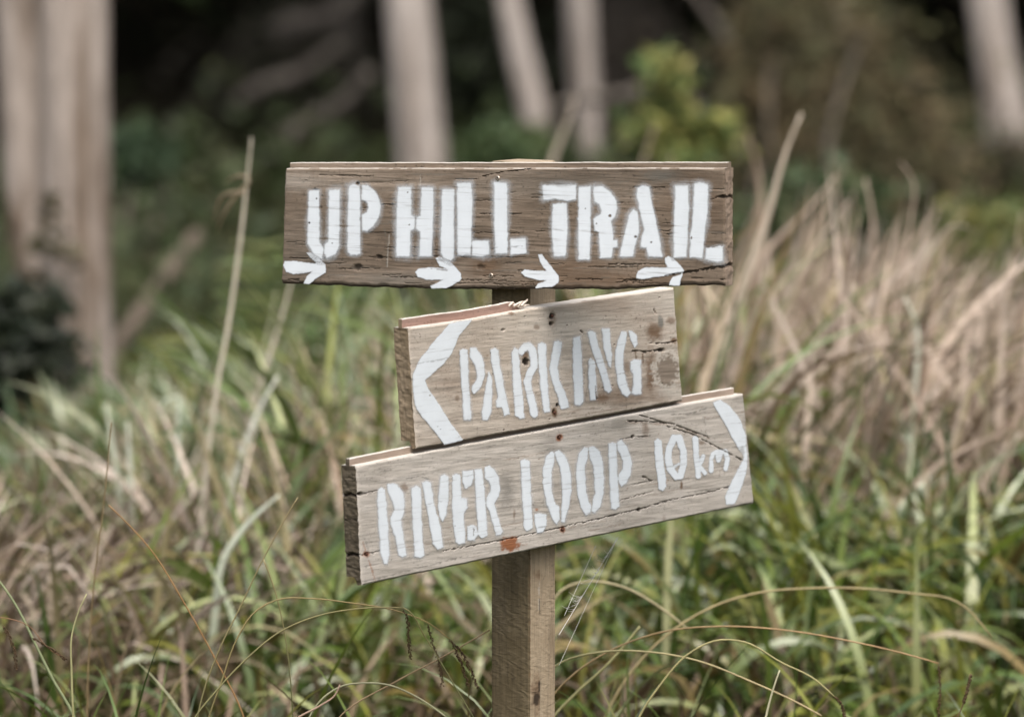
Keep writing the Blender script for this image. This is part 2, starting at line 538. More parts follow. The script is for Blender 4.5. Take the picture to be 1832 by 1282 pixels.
YG = [(.25, .25, .075), (.20, .235, .08), (.13, .19, .07), (.30, .28, .09)]
OL = [(.16, .13, .07), (.125, .12, .06), (.185, .14, .08), (.09, .09, .045)]
def sprays(name, label, px, py, Y, rx, rz, n, per, cols, seed, cat="bush", lean=(.55, -.5), ln=.5, group=None, leaf=.05):
    """loose bush of drooping feathery sprays: strands of narrow leaves"""
    c = at(px, py, Y); s = mpp(Y); g = np.random.default_rng(seed)
    root = empty(name, (c[0], Y, 0)); tag(root, label, cat, group)
    d = g.normal(size=(n, 3)); d /= np.linalg.norm(d, axis=1)[:, None]
    o = np.array([0, 0, c[2]]) + d * g.uniform(.1, 1, (n, 1)) ** .5 * np.array([rx * s, rx * s * .7, rz * s])
    v = np.stack([lean[0] + g.normal(size=n) * .35, g.normal(size=n) * .35, lean[1] + g.normal(size=n) * .35], -1)
    t = g.uniform(0, 1, (n, per, 1)); L = ln * g.uniform(.5, 1.3, (n, 1, 1))
    p = o[:, None] + v[:, None] * L * t - np.array([0, 0, 1.]) * L * .5 * t * t + g.normal(size=(n, per, 3)) * .022
    cols = np.asarray(cols); cc = cols[g.integers(0, len(cols), n)] * g.uniform(.35, 1.75, (n, 1))
    P = p.reshape(-1, 3); ok = P[:, 2] > .02
    V, F, _ = leaf_cards(P[ok], leaf, cols, seed, .3)
    link("foliage", mesh_np("foliage", V, F, colors=np.repeat(np.repeat(cc, per, 0)[ok], 4, 0), smooth=False), M_leaf, root)
    pr = []
    for k in range(12):
        e = o[g.integers(0, n)]; b = np.array([g.normal() * .08, g.normal() * .08, -.1])
        pr.append(tube_np(catmull([b, (b + e) / 2 + g.normal(size=3) * .08, e], 10), np.linspace(.016, .005, 10), 6))
    V, F = merge(pr); link("stem", mesh_np("stem", V, F), M_twig, root)

# yellow green shrub: a narrow spire with a wider shoulder
def shrub():
    Y = 11.5; s = mpp(Y); c = at(1215, 250, Y); g = np.random.default_rng(61)
    root = empty("shrub", (c[0], Y, 0)); tag(root, "bright yellow green leafy shrub behind the right half of the top board", "shrub")
    V, F, C, tips = [], [], [], []
    for (px, py, rx, rz, n) in ((1188, 145, 18, 42, 5), (1180, 210, 26, 52, 8), (1262, 238, 32, 42, 9), (1222, 290, 56, 44, 10), (1200, 370, 60, 60, 10)):
        q = at(px, py, Y) - np.array(root.location)
        p, cl = clumps(q, (rx * s, rx * s, rz * s), n, 26, .06, int(px), .1); tips += list(cl[:3])
        a, b, cc = leaf_cards(p, .062, YG, int(py), .55, .3, .4)
        F.append(b + sum(len(v) for v in V)); V.append(a); C.append(cc)
    link("foliage", mesh_np("foliage", np.vstack(V), np.vstack(F), colors=np.vstack(C), smooth=False), M_leaf, root)
    pr = [tube_np(catmull([np.array([g.normal() * .04, g.normal() * .04, -.1]), e * .5 + g.normal(size=3) * .04, e], 10), np.linspace(.012, .004, 10), 6) for e in tips]
    a, b = merge(pr); link("stem", mesh_np("stem", a, b), M_twig, root)
shrub()
bush("bush", "low yellow green bush at the right edge beyond the straw", 1770, 450, 11, 75, 62, 34, 40, .08, .06, [(.14, .16, .05), (.10, .13, .045), (.2, .19, .06)], 62)
bush("bush", "small blue green bush right of the big left trunk", 240, 300, 16, 34, 50, 12, 40, .08, .07, [(.045, .075, .036), (.05, .08, .04)], 63)
bush("bush", "dark evergreen bush hugging the foot of the left tree", 18, 640, 8.0, 62, 110, 80, 70, .07, .06, [(.022, .03, .018), (.03, .036, .02)], 64)
bush("bush", "mid green bush in front of the olive scrub above the straw", 1455, 390, 10.5, 110, 55, 40, 40, .09, .06, [(.07, .10, .045), (.09, .105, .045), (.05, .07, .03)], 68)
bush("bush", "small green bush showing just above the middle of the top board", 905, 285, 15, 75, 36, 30, 50, .09, .06, [(.10, .13, .05), (.07, .11, .045)], 69)
bush("bush", "broad deep green bush behind the leaning log", 330, 580, 15.5, 120, 70, 50, 60, .12, .07, [(.058, .08, .034), (.07, .09, .036), (.05, .062, .03)], 70)
bush("bush", "dim green bush in shade between the two upright pale trunks", 845, 150, 22, 90, 150, 60, 40, .16, .08, [(.035, .045, .022), (.045, .05, .028), (.03, .035, .02)], 73)
bush("bush", "dim brown green bush in shade left of the first pale trunk", 520, 210, 23, 130, 110, 60, 40, .16, .08, [(.05, .045, .032), (.04, .042, .026), (.06, .05, .038)], 74)
sprays("bush", "wide olive brown scrub bush right of the yellow green shrub", 1400, 150, 17, 130, 230, 620, 26, OL, 65)
sprays("bush", "olive scrub bush with drooping brown sprays left of the corner trunk", 1535, 190, 15.5, 95, 240, 480, 26, OL, 66, lean=(.35, -.7))
sprays("bush", "dusky scrub bush at the right edge under the corner trunk", 1790, 340, 16, 110, 110, 300, 26, [(.07, .058, .032), (.055, .05, .028), (.045, .04, .024)], 67, lean=(-.3, -.5))
sprays("bush", "thin grey brown scrub behind the leaning pale trunk and its neighbour", 1130, 120, 24, 90, 150, 240, 24, [(.17, .14, .11), (.13, .11, .09)], 71, lean=(.3, -.6))
sprays("bush", "thin grey brown scrub left of the first pale trunk", 560, 140, 24, 110, 170, 260, 24, [(.16, .14, .115), (.12, .105, .085), (.09, .09, .06)], 72, lean=(-.6, -.4))

# fallen log leaning beside the left tree
def pole(name, label, cat, pts, Y, Y2, w0, w1, mat, group=None, sides=14):
    n = len(pts)
    P = [at(x, y, Y + (Y2 - Y) * i / (n - 1)) for i, (x, y) in enumerate(pts)]
    b = P[-1]
    path = catmull(P, 24) - np.array([b[0], b[1], 0])
    v, q, t = tube_np(path, np.linspace(w0, w1, 24) * mpp(Y) / 2, sides, 1, .06, 4)
    o = link(name, mesh_np(name, v, [q, t]), mat)
    o.location = (b[0], b[1], 0)
    tag(o, label, cat, group)
    return o
M_log = bark("log_bark", (.185, .145, .11), (.10, .078, .058))
pole("fallen_log", "brown fallen log leaning up to the right from the left tree", "log", [(352, 420), (280, 520), (205, 625), (150, 700)], 12.5, 10.6, 26, 32, M_log)
M_dead = bark("dead_wood", (.30, .26, .22), (.16, .135, .115))
for pts, Y, w, lab in (
    ([(605, 80), (540, 130), (470, 155), (430, 185)], 22, 34, "shaded grey dead branch sloping down left, upper of three left of the pale trunk"),
    ([(660, 130), (620, 180), (560, 215), (480, 280)], 21, 40, "shaded grey dead branch sloping down left, lowest of three left of the pale trunk"),
    ([(640, -10), (590, 30), (540, 40), (500, 60)], 23, 44, "shaded grey dead branch at the top edge left of the pale trunk"),
    ([(1235, -20), (1290, 60), (1320, 125), (1380, 200)], 19, 26, "olive brown dead branch sloping down right above the yellow green shrub"),
    ([(990, 190), (1045, 178), (1110, 170), (1180, 150)], 16.5, 26, "dark twig crossing in front of the pale upright trunk"),
    ([(1100, 260), (1180, 210), (1260, 190), (1330, 200)], 21, 34, "grey brown dead branch behind the yellow green shrub")):
    pole("dead_branch", lab, "branch", pts, Y, Y + .4, w * .5, w, M_dead if "dark" not in lab else M_bark_dim, "dead branches in the wood")

# ------------------------------------------------------------------ signpost
S_ = math.hypot(69, 48) * .0009                 # side of the post
A1 = math.atan2(48, 69)                          # yaw of the left face
CORNER = at(947, 1100, -.05)
root = empty("signpost", (CORNER[0], CORNER[1], 0))
tag(root, "weathered wooden signpost with three white-lettered boards pointing different ways", "signpost")
TH1, TH3 = -A1, math.pi / 2 - A1

class Board:
    def __init__(s, th, off, t):
        s.th, s.t = th, t
        s.d = np.array([math.cos(th), math.sin(th), 0]); s.n = np.array([math.sin(th), -math.cos(th), 0])
        s.O = np.array([CORNER[0], CORNER[1], 0]) + s.n * off
        s.loc = Vector(s.n * off)
    def uv(s, px, py):
        r = ray(px, py)
        k = ((s.O - CAM) @ s.n) / (r @ s.n)
        P = CAM + r * k[..., None]
        return (P - s.O) @ s.d, P[..., 2]
    def place(s, o):
        o.location = s.loc; o.rotation_euler = (0, 0, s.th)

def hairlines(n, x0, x1, ylo, yhi, slope, seed, ch=("grime", "crack"), amp=(.25, .6)):
    """short weathering checks that follow the grain"""
    g = random.Random(seed); out = []
    for k in range(n):
        x = g.uniform(x0, x1); f = g.random(); L = g.uniform(12, 95)
        y = ylo(x) + (yhi(x) - ylo(x)) * f
        out.append(('l', g.choice(ch), [(x, y), (x + L * .5, y + slope * L * .5 + g.uniform(-1, 1)), (x + L, y + slope * L)], g.uniform(.5, 1.1), g.uniform(*amp)))
    return out

def pl(pts, s):
    pts = np.asarray(pts, float)
    k = np.concatenate([[0], np.cumsum(np.hypot(*np.diff(pts, axis=0).T))]); k /= k[-1]
    return np.interp(s, k, pts[:, 0]), np.interp(s, k, pts[:, 1])

def features(X, Y, feats):
    A = {k: np.zeros(X.shape) for k in ("crack", "stain", "grime", "rust", "bleach", "bark")}
    wob = (N1.fbm(X * .25, Y * .25, 3) - .5)
    for f in feats:
        kind, ch = f[0], f[1]
        amp = f[4] if len(f) > 4 else 1.0
        if kind == 'l':
            m = 1 - smooth(f[3] * .3, f[3] * .3 + 1.1, seg_dist(X + wob * 3.2, Y + wob * 3.2, f[2]) + (wob * 2 + N2(X * .09, Y * .09) - .5) * f[3] * .8); amp = amp * .8
        else:
            x, y, rx, ry = f[2]
            d = np.hypot((X - x) / rx, (Y - y) / ry)
            m = 1 - smooth(1 - f[3], 1 + f[3], d + wob * .9)
        A[ch] = np.maximum(A[ch], m * amp)
    return A

def knot(x, y, rx, ry):
    """growth rings of a knot, each one a thin dark ellipse"""
    out = [('o', 'stain', (x - 8, y + 6, rx * 1.9, ry * 1.5), .5, .4), ('o', 'bleach', (x, y, rx * 1.4, ry * 1.3), .2, .7), ('o', 'bark', (x, y, rx, ry), .16, .8)]
    for k in (1.0, .78, .55, .3):
        a = np.linspace(0, 6.28, 23); j = [1 + random.uniform(-.13, .13) for _ in a]; j[-1] = j[0]
        out.append(('l', 'stain', [(x + rx * k * w * math.cos(q), y + ry * k * w * math.sin(q)) for q, w in zip(a, j)], .9, .7))
    for k in range(5):
        xx = x + rx * random.uniform(-.7, .7)
        out.append(('l', 'grime', [(xx, y - ry * .6), (xx + random.uniform(-3, 3), y), (xx + random.uniform(-4, 4), y + ry * .7)], .7, .6))
    return out

def board(name, B, top, bot, feats, mats, tongues, th_px, ty=(.010, .017), step=0.0, rough_bot=1.0, spacing=1.7, cap_cracks=(), cap_right=(), label=None):
    L = np.hypot(top[-1][0] - top[0][0], top[-1][1] - top[0][1])
    ns, nv = int(L / spacing), int(210 / spacing)
    s = np.linspace(0, 1, ns)
    tx, tyy = pl(top, s); bx, by = pl(bot, s)
    by = by + (N2.fbm(s * 60, s * 0 + 3.3, 4) - .5) * 5.0 * rough_bot
    tyy = tyy + (N2.fbm(s * 40, s * 0 + 9.1, 4) - .5) * 1.2
    t = np.linspace(0, 1, nv)
    X = bx[None] * (1 - t[:, None]) + tx[None] * t[:, None]
    Y = by[None] * (1 - t[:, None]) + tyy[None] * t[:, None]
    def jag(v, y, w):                                   # ragged saw-cut ends
        return (N1.fbm(v * 120 + w * 31, y * 160 + 7, 3) - .5) * .004
    U, Vv = B.uv(X, Y)
    A = features(X, Y, feats)
    # edges: grain-rounded and dirty at the bottom
    eb = (Y - by[None])                                  # <0 inside, px from the bottom
    fr = smooth(-(4 + 7 * N2.fbm(X * .06, Y * .02, 3)) * rough_bot - .5, 0, eb) * .75 * rough_bot
    A["crack"] = np.maximum(A["crack"], np.clip(fr, 0, .8))
    dep = A["crack"] * .0035 + (N2.fbm(X * .02, Y * .12, 4) - .5) * .0012
    edge = np.minimum(np.minimum(Y - tyy[None], by[None] - Y), np.minimum(X - X[:, :1], X[:, -1:] - X))
    dep = dep + (1 - smooth(0, 2.5, edge)) * .0022
    lit_edge = (1 - smooth(0, 2.0, Y - tyy[None])) * .8 * (N1(X * .09, Y * 0) > .25)
    A["bleach"] = np.maximum(A["bleach"], lit_edge)  # upper rim painted pale, as if lit from above
    for side in (0, -1):
        w = 1 if side == 0 else 2
        U[:, side] += jag(Vv[:, side], 0, w)
    VV = [np.stack([U, dep, Vv], -1).reshape(-1, 3)]
    AT = {k: [v.reshape(-1)] for k, v in A.items()}
    Q, MI = [], []
    def grid(idx, mi):
        a = idx
        f = np.stack([a[:-1, :-1], a[:-1, 1:], a[1:, 1:], a[1:, :-1]], -1).reshape(-1, 4)
        Q.append(f); MI.append(np.full(len(f), mi))
    cnt = [ns * nv]
    def add(V, **at_):
        V = np.asarray(V, float); sh = V.shape[:2]
        VV.append(V.reshape(-1, 3)); n = sh[0] * sh[1]
        for k in AT: AT[k].append(np.broadcast_to(at_.get(k, 0.0), sh).reshape(-1).astype(float))
        i = np.arange(n).reshape(sh) + cnt[0]; cnt[0] += n
        return i
    front = np.arange(ns * nv).reshape(nv, ns)
    grid(front, 0)
    T = B.t
    K = 7
    yk = np.linspace(0, T, K)
    # top shoulder, back, bottom
    ut, vt, ub, vb = U[-1], Vv[-1], U[0], Vv[0]
    stp = step
    def strip(pts, mi, **kw):                            # pts: list of (u, y, v) rows
        i = add(np.stack([np.stack(np.broadcast_arrays(u, y, v), -1) for u, y, v in pts]), **kw); grid(i, mi)
    strip([(ut, .0022, vt), (ut, T, vt)], 0, bleach=.75)  # light from above put into the colour of the top
    strip([(ut, T, vt), (ub, T, vb + stp)], 0)
    strip([(ub, T, vb + stp), (ub, T * .38, vb + stp)], 1)
    strip([(ub, T * .38, vb + stp), (ub, T * .38, vb)], 1)
    strip([(ub, T * .38, vb), (ub, .0022, vb)], 1, crack=.5)
    for side, w in ((0, 1), (-1, 2)):
        rows = []
        for j in range(nv):
            v = Vv[j, side]; r = []
            for y in yk:
                vv = max(v, vb[side] + (stp if y > T * .38 else 0))
                nt = 0
                for (cy, cw, cd) in (cap_cracks if side == 0 else cap_right):
                    nt += cd * max(0, 1 - abs(Y[j, side] - cy - 2 * math.sin(y * 300)) / cw)
                r.append((U[j, side] - jag(v, 0, w) + jag(v, y, w) + (nt if side == 0 else -nt), y if y > 0 else dep[j, side], vv))
            rows.append(r)
        rows = np.array(rows)
        ck = np.zeros(rows.shape[:2])
        if True:
            for (cy, cw, cd) in (cap_cracks if side == 0 else cap_right):
                ck = np.maximum(ck, np.clip(1 - np.abs(Y[:, side][:, None] - cy) / cw, 0, 1))
        grid(add(rows, crack=ck), 1)
    # tongue left along the top edge
    hp = th_px * mpp(0)
    for (s0, s1, jagr) in tongues:
        n = max(6, int((s1 - s0) * L / 4))
        q = np.linspace(s0, s1, n)
        uu = np.interp(q, s, ut); vb_ = np.interp(q, s, vt) - .001
        h = hp * (1 + (N1.fbm(q * 50, q * 0 + 1.7, 3) - .5) * .12)
        if jagr: h = h * smooth(0, .05, (s1 - q)) ** .8
        y0, y1 = ty
        strip([(uu, y0, vb_), (uu, y0, vb_ + h - .001)], 2)
        strip([(uu, y0, vb_ + h - .001), (uu, y0 + .001, vb_ + h), (uu, y1, vb_ + h)], 2, bleach=.85)  # tongue top paled to imitate overhead light
        strip([(uu, y1, vb_ + h), (uu, y1, vb_)], 2)
        for k in (0, -1):
            strip([(np.full(2, uu[k]), np.array([y0, y1]), np.full(2, vb_[k])), (np.full(2, uu[k]), np.array([y0, y1]), np.full(2, vb_[k] + h[k]))], 1)
    me = mesh_np(name, np.vstack(VV), np.vstack(Q), {k: np.concatenate(v) for k, v in AT.items()}, smooth=False, matidx=np.concatenate(MI))
    recalc(me)
    o = link(name, me, mats, root)
    B.place(o)
    if label: o["label"] = label
    return o

def paint(name, bo, B, polys, strokes, soft, holes, label, grow=.1, sp=1.15, edge=1.0, over=.42):
    pts = np.vstack([np.array(p, float) for p in polys] + [np.array(p, float) for p, w, c in strokes])
    mg = soft * 2.2 + 3 + max([w for _, w, _ in strokes] + [0])
    x0, y0 = pts.min(0) - mg; x1, y1 = pts.max(0) + mg
    X, Y = np.meshgrid(np.arange(x0, x1, sp), np.arange(y0, y1, sp))
    sd = np.full(X.shape, 1e3)
    for p in polys: sd = np.minimum(sd, poly_sd(X, Y, p) - grow)
    for p, w, c in strokes: sd = np.minimum(sd, seg_dist(X, Y, p, c) - w / 2)
    sd = sd + (N1.fbm(X * .11, Y * .11, 3) - .5) * 2.4 + (N2(X * .6, Y * .6) - .5) * .7
    sf = soft * (.35 + 1.3 * N2.fbm(X * .03 + 9, Y * .03, 2))
    cov = np.where(sd < 0, 1.0, np.maximum(1 - smooth(-.4, edge + .5, sd), over * np.exp(-(np.maximum(sd, 0) / np.maximum(sf, .2)) ** 1.25)))
    cov = np.where(sd < 0, 1 - .12 * np.exp(sd / 1.2), cov)
    cov *= 1 - features(X, Y, holes)["crack"]
    keep = cov > .05
    fk = keep[:-1, :-1] | keep[1:, :-1] | keep[:-1, 1:] | keep[1:, 1:]
    fk &= (cov[:-1, :-1] + cov[1:, 1:] + cov[1:, :-1] + cov[:-1, 1:]) > .12
    idx = np.arange(X.size).reshape(X.shape)
    f = np.stack([idx[1:, :-1], idx[1:, 1:], idx[:-1, 1:], idx[:-1, :-1]], -1)[fk]
    used = np.unique(f); remap = np.full(X.size, -1); remap[used] = np.arange(len(used))
    U, Vv = B.uv(X.ravel()[used], Y.ravel()[used])
    me = mesh_np(name, np.stack([U, np.full(len(U), -.0011), Vv], -1), remap[f], {"cover": cov.ravel()[used]})
    o = link(name, me, M_paint, bo)          # same frame as the board
    o["label"] = label
    return o

def fastener(name, bo, B, px, py, r_px, mat, slot=True):
    U, Vv = B.uv(np.array([px]), np.array([py]))
    bm = bmesh.new()
    r = r_px * mpp(0)
    def ringf(rad, y): return [bm.verts.new((U[0] + rad * math.cos(a), y, Vv[0] + rad * math.sin(a))) for a in np.linspace(0, 6.283, 16, endpoint=False)]
    rs = [ringf(r, .001), ringf(r, -.0012), ringf(r * .8, -.002)] + ([ringf(r * .42, -.0021), ringf(r * .34, .0005)] if slot else [])
    for a, b in zip(rs[:-1], rs[1:]):
        for i in range(16): bm.faces.new((a[i], a[(i + 1) % 16], b[(i + 1) % 16], b[i]))
    bm.faces.new(rs[-1])
    bmesh.ops.recalc_face_normals(bm, faces=bm.faces)
    me = bpy.data.meshes.new(name); bm.to_mesh(me); bm.free()
    return link(name, me, mat, bo)

def zc(ox, oy, k):
    return lambda *p: [(ox + x / k, oy + y / k) for x, y in p]
ZA, ZB, ZC, ZD, ZE, ZF = zc(480, 270, 4.164), zc(900, 270, 4.164), zc(680, 500, 4.007), zc(940, 500, 4.58), zc(590, 780, 4.58), zc(960, 680, 4.273)

# ---- post
def post():
    top = at_z(np.array([947.]), np.array([0.]), 1.)   # dummy
    zt = at(947, 291, CORNER[1])[2]
    zs = np.concatenate([[-.4], np.linspace(-.05, zt - .002, 420), [zt]])
    d1 = np.array([math.cos(TH1), math.sin(TH1)]); d3 = np.array([math.cos(TH3), math.sin(TH3)])
    m = 26
    edge, face = [], []
    bv = .0028
    # local frame: corner at origin; left face runs to -d1, right face to +d3
    c0 = np.zeros(2); cL = -d1 * S_; cR = d3 * S_; cB = cL + cR
    pts, mi = [], []
    cs = [c0, cR, cB, cL]
    for k in range(4):
        a, b = cs[k], cs[(k + 1) % 4]; d = (b - a) / np.linalg.norm(b - a)
        q = np.concatenate([[bv], np.linspace(bv * 2.2, S_ - bv * 2.2, m), [S_ - bv]])
        for j, w in enumerate(q):
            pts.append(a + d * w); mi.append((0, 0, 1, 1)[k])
    ring = np.array(pts); n = len(ring)
    ctr = ring.mean(0)
    V = []
    for i, z in enumerate(zs):
        sc = 1 - (.03 if i == len(zs) - 1 else 0)
        w = 1 + (N1.fbm(np.arange(n) * .9 , np.full(n, z * 45), 3) - .5)[:, None] * .018
        V.append(np.concatenate([ctr + (ring - ctr) * sc * w, np.full((n, 1), z)], 1))
    V = np.array(V).reshape(-1, 3)
    i = np.arange(len(zs) - 1)[:, None] * n; j = np.arange(n)[None]; k = (j + 1) % n
    F = np.stack([i + j, i + k, i + n + k, i + n + j], -1).reshape(-1, 4)
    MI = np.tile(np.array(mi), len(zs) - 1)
    # weathering of the visible faces in photo pixels
    W = V + np.array([CORNER[0], CORNER[1], 0]) - CAM
    dep = W[:, 1] * CP - W[:, 2] * SP
    X = PW / 2 + W[:, 0] / dep * FPX
    Y = PH / 2 - (W[:, 1] * SP + W[:, 2] * CP) / dep * FPX
    vis = (V[:, :2] @ np.array([.3, -1]) > -.02)
    A = features(X, Y, [('o', 'crack', (966, 1228, 3.5, 10), .4, .9), ('o', 'crack', (960, 1248, 6, 13), .5, .85), ('o', 'stain', (962, 1240, 11, 30), .6, .7),
                        ('l', 'crack', [(965, 1072), (966, 1095)], 1.0), ('o', 'stain', (968, 1028, 12, 9), .6, .6), ('o', 'stain', (986, 1000, 14, 34), .6, .55), ('o', 'bleach', (983, 1018, 2, 2), .5), ('o', 'bleach', (990, 1026, 2.4, 2), .5),
                        ('l', 'bleach', [(965, 1035), (964, 1090)], 4, .45), ('l', 'stain', [(948, 990), (947, 1282)], 1.5, .6),
                        ('o', 'stain', (913, 1083, 4, 5), .5, .6), ('l', 'crack', [(893, 1205), (890, 1250)], 1.6, .7), ('l', 'bleach', [(992, 1020), (995, 1280)], 1.4, .4)])
    for q in A: A[q] = A[q] * vis
    cap = np.arange(n)[::-1] + (len(zs) - 1) * n
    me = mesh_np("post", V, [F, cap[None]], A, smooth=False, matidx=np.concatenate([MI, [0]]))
    recalc(me)
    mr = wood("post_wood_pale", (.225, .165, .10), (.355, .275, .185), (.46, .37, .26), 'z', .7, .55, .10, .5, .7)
    ml = wood("post_wood_dark", (.065, .048, .023), (.12, .092, .052), (.19, .15, .095), 'z', .8, .6, .4, .7)  # dark left side: stain, with shade put into the wood colour too
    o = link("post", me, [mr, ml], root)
post()

# ---- uphill board
B1 = Board(TH1, .024, .0235)
f1 = [('l', 'crack', [(864, 316), (900, 308), (931, 305), (948, 301)], 1.4),
      ('l', 'crack', [(1116, 503), (1152, 499), (1188, 492), (1231, 487), (1270, 479), (1308, 474)], 2.2),
      ('l', 'crack', [(1190, 492), (1308, 474)], 2.6), ('l', 'crack', [(1262, 359), (1284, 353), (1310, 352)], 1.6), ('o', 'crack', (1291, 352, 8, 3), .4),
      ('o', 'crack', (640, 328, 3, 2.6), .4), ('o', 'crack', (563, 339, 4, 2), .4), ('o', 'crack', (567, 355, 1.6, 1.6), .4), ('o', 'crack', (554, 398, 1.8, 2), .4),
      ('o', 'crack', (678, 460, 6, 3.5), .6, .9), ('o', 'crack', (640, 478, 7, 5), .7, .85), ('l', 'grime', [(595, 330), (640, 327)], 1.2, .7),
      ('o', 'stain', (869, 474, 20, 16), .9, .6), ('o', 'grime', (700, 500, 60, 10), .9, .5), ('o', 'crack', (860, 478, 6, 4), .8, .5),
      ('l', 'grime', [(688, 410), (694, 440), (690, 490)], 1.0, .7), ('l', 'bleach', [(696, 420), (693, 480)], .8, .5),
      ('o', 'bleach', (530, 325, 40, 14), .9, .28), ('o', 'stain', (1065, 500, 120, 14), .9, .45), ('o', 'grime', (560, 450, 60, 60), .9, .25),
      ('o', 'grime', (1000, 330, 160, 22), .9, .3), ('o', 'stain', (1250, 360, 50, 40), .9, .3), ('l', 'crack', [(640, 514), (660, 512)], 2.5, .9),
      ('l', 'crack', [(660, 459), (700, 461)], 1, .4), ('o', 'grime', (1180, 315, 30, 10), .9, .7), ('o', 'crack', (1048, 373, 1.4, 1.4), .4),
      ('l', 'bleach', [(752, 314), (752, 332)], .8, .6), ('o', 'stain', (1020, 480, 60, 16), .9, .4)]
f1 += hairlines(120, 500, 1290, lambda x: 308, lambda x: 512, 0, 1, amp=(.25, .75)) + hairlines(40, 500, 1290, lambda x: 470, lambda x: 514, 0, 2, amp=(.4, .9))
M1 = wood("board_wood_brown", (.098, .072, .05), (.188, .143, .105), (.31, .25, .195), 'x', .9, 1.0, 0, .5, .85)
M1e = wood("board_end_brown", (.16, .12, .085), (.24, .18, .135), (.34, .27, .21), 'z', .9, .6, 0, .5)
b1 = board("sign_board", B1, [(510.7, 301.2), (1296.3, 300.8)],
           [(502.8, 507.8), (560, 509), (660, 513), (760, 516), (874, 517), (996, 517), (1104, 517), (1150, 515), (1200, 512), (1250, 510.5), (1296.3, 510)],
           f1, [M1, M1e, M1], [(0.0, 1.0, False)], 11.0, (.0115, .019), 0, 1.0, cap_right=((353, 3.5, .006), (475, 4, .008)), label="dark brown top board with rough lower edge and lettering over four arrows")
H1 = [('o', 'crack', (640, 328, 3, 2.6), .4), ('o', 'crack', (567, 355, 1.5, 1.5), .4), ('o', 'crack', (554, 398, 1.7, 1.9), .4), ('o', 'crack', (1092, 386, 2.6, 2.4), .4),
      ('o', 'crack', (1048, 373, 1.3, 1.3), .4), ('o', 'crack', (1166, 433, 2.0, 1.6), .5), ('o', 'crack', (730, 344, 1.1, 1.2), .4), ('o', 'crack', (733, 402, 1.2, 1), .4),
      ('o', 'crack', (595, 435, 1.4, 1.2), .4), ('o', 'crack', (1138, 423, 2.5, 2), .6), ('o', 'crack', (1068, 400, 1.4, 1.2), .4), ('o', 'crack', (1238, 425, 1.2, 2.2), .5),
      ('l', 'crack', [(1265, 442), (1298, 438)], .9, .9), ('l', 'crack', [(770, 480), (800, 483)], 1.2, .8), ('l', 'crack', [(880, 445), (892, 443)], 1.5, .7), ('l', 'crack', [(915, 441), (935, 440)], 1.0, .7),
      ('l', 'crack', [(1190, 492), (1308, 474)], 2.4)]
paint("lettering", b1, B1, [
    ZA((312, 300), (378, 300), (378, 680), (408, 730), (400, 800), (350, 770), (300, 690), (303, 500)),
    ZA((460, 295), (528, 295), (528, 700), (500, 760), (440, 790), (425, 760), (430, 700), (455, 680)),
    ZA((608, 265), (640, 250), (680, 265), (682, 755), (660, 770), (620, 768), (598, 745), (600, 500)),
    ZA((705, 262), (745, 262), (790, 300), (825, 360), (835, 420), (820, 490), (780, 555), (735, 588), (708, 585), (705, 480), (740, 460), (755, 420), (745, 380), (720, 360), (705, 355))],
    [], 4.2, H1, "sprayed white word UP", .8, 1.15, 1.2, .5)
paint("lettering", b1, B1, [
    ZA((975, 275), (1060, 275), (1060, 480), (1090, 495), (1085, 575), (1058, 590), (1050, 780), (962, 780), (962, 500)),
    ZA((1148, 278), (1225, 278), (1228, 400), (1215, 780), (1132, 780), (1140, 600), (1108, 575), (1112, 500), (1142, 480)),
    ZA((1302, 293), (1382, 293), (1380, 790), (1360, 812), (1310, 790), (1292, 760)),
    ZA((1415, 245), (1510, 245), (1518, 380), (1505, 768), (1418, 768), (1415, 500)),
    ZA((1530, 675), (1640, 672), (1642, 765), (1590, 780), (1525, 770)),
    ZA((1690, 240), (1775, 245), (1778, 420), (1780, 755), (1700, 760), (1692, 560)),
    ZB((62, 660), (165, 655), (170, 755), (65, 765))], [], 5.0, H1, "sprayed white word HILL", .8, 1.15, 1.2, .5)
paint("lettering", b1, B1, [
    ZB((305, 262), (540, 258), (540, 355), (480, 365), (400, 352), (308, 358)),
    ZB((378, 400), (470, 395), (478, 550), (465, 775), (385, 778), (372, 600)),
    ZB((572, 275), (650, 270), (650, 600), (640, 800), (570, 800), (568, 600)),
    ZB((680, 270), (740, 268), (800, 310), (840, 370), (848, 430), (830, 490), (800, 520), (815, 600), (820, 690), (810, 780), (800, 790), (730, 792), (722, 600), (690, 590), (683, 510), (705, 490), (735, 470), (738, 430), (725, 390), (685, 370)),
    ZB((815, 670), (848, 668), (850, 710), (820, 715)),
    ZB((945, 480), (975, 440), (1000, 460), (1012, 600), (985, 690), (965, 780), (880, 780), (890, 720)),
    ZB((1010, 280), (1045, 262), (1085, 270), (1110, 400), (1145, 560), (1182, 780), (1090, 780), (1075, 715), (1035, 710), (1040, 640), (1062, 590), (1030, 450), (1005, 340)),
    ZB((1290, 265), (1375, 262), (1382, 420), (1365, 785), (1280, 785), (1282, 550)),
    ZB((1432, 250), (1470, 238), (1525, 255), (1522, 420), (1500, 600), (1485, 790), (1400, 785), (1405, 620), (1425, 450)),
    ZB((1520, 725), (1636, 710), (1636, 815), (1600, 820), (1515, 800))], [], 4.6, H1, "sprayed white word TRAIL", .8, 1.15, 1.2, .5)
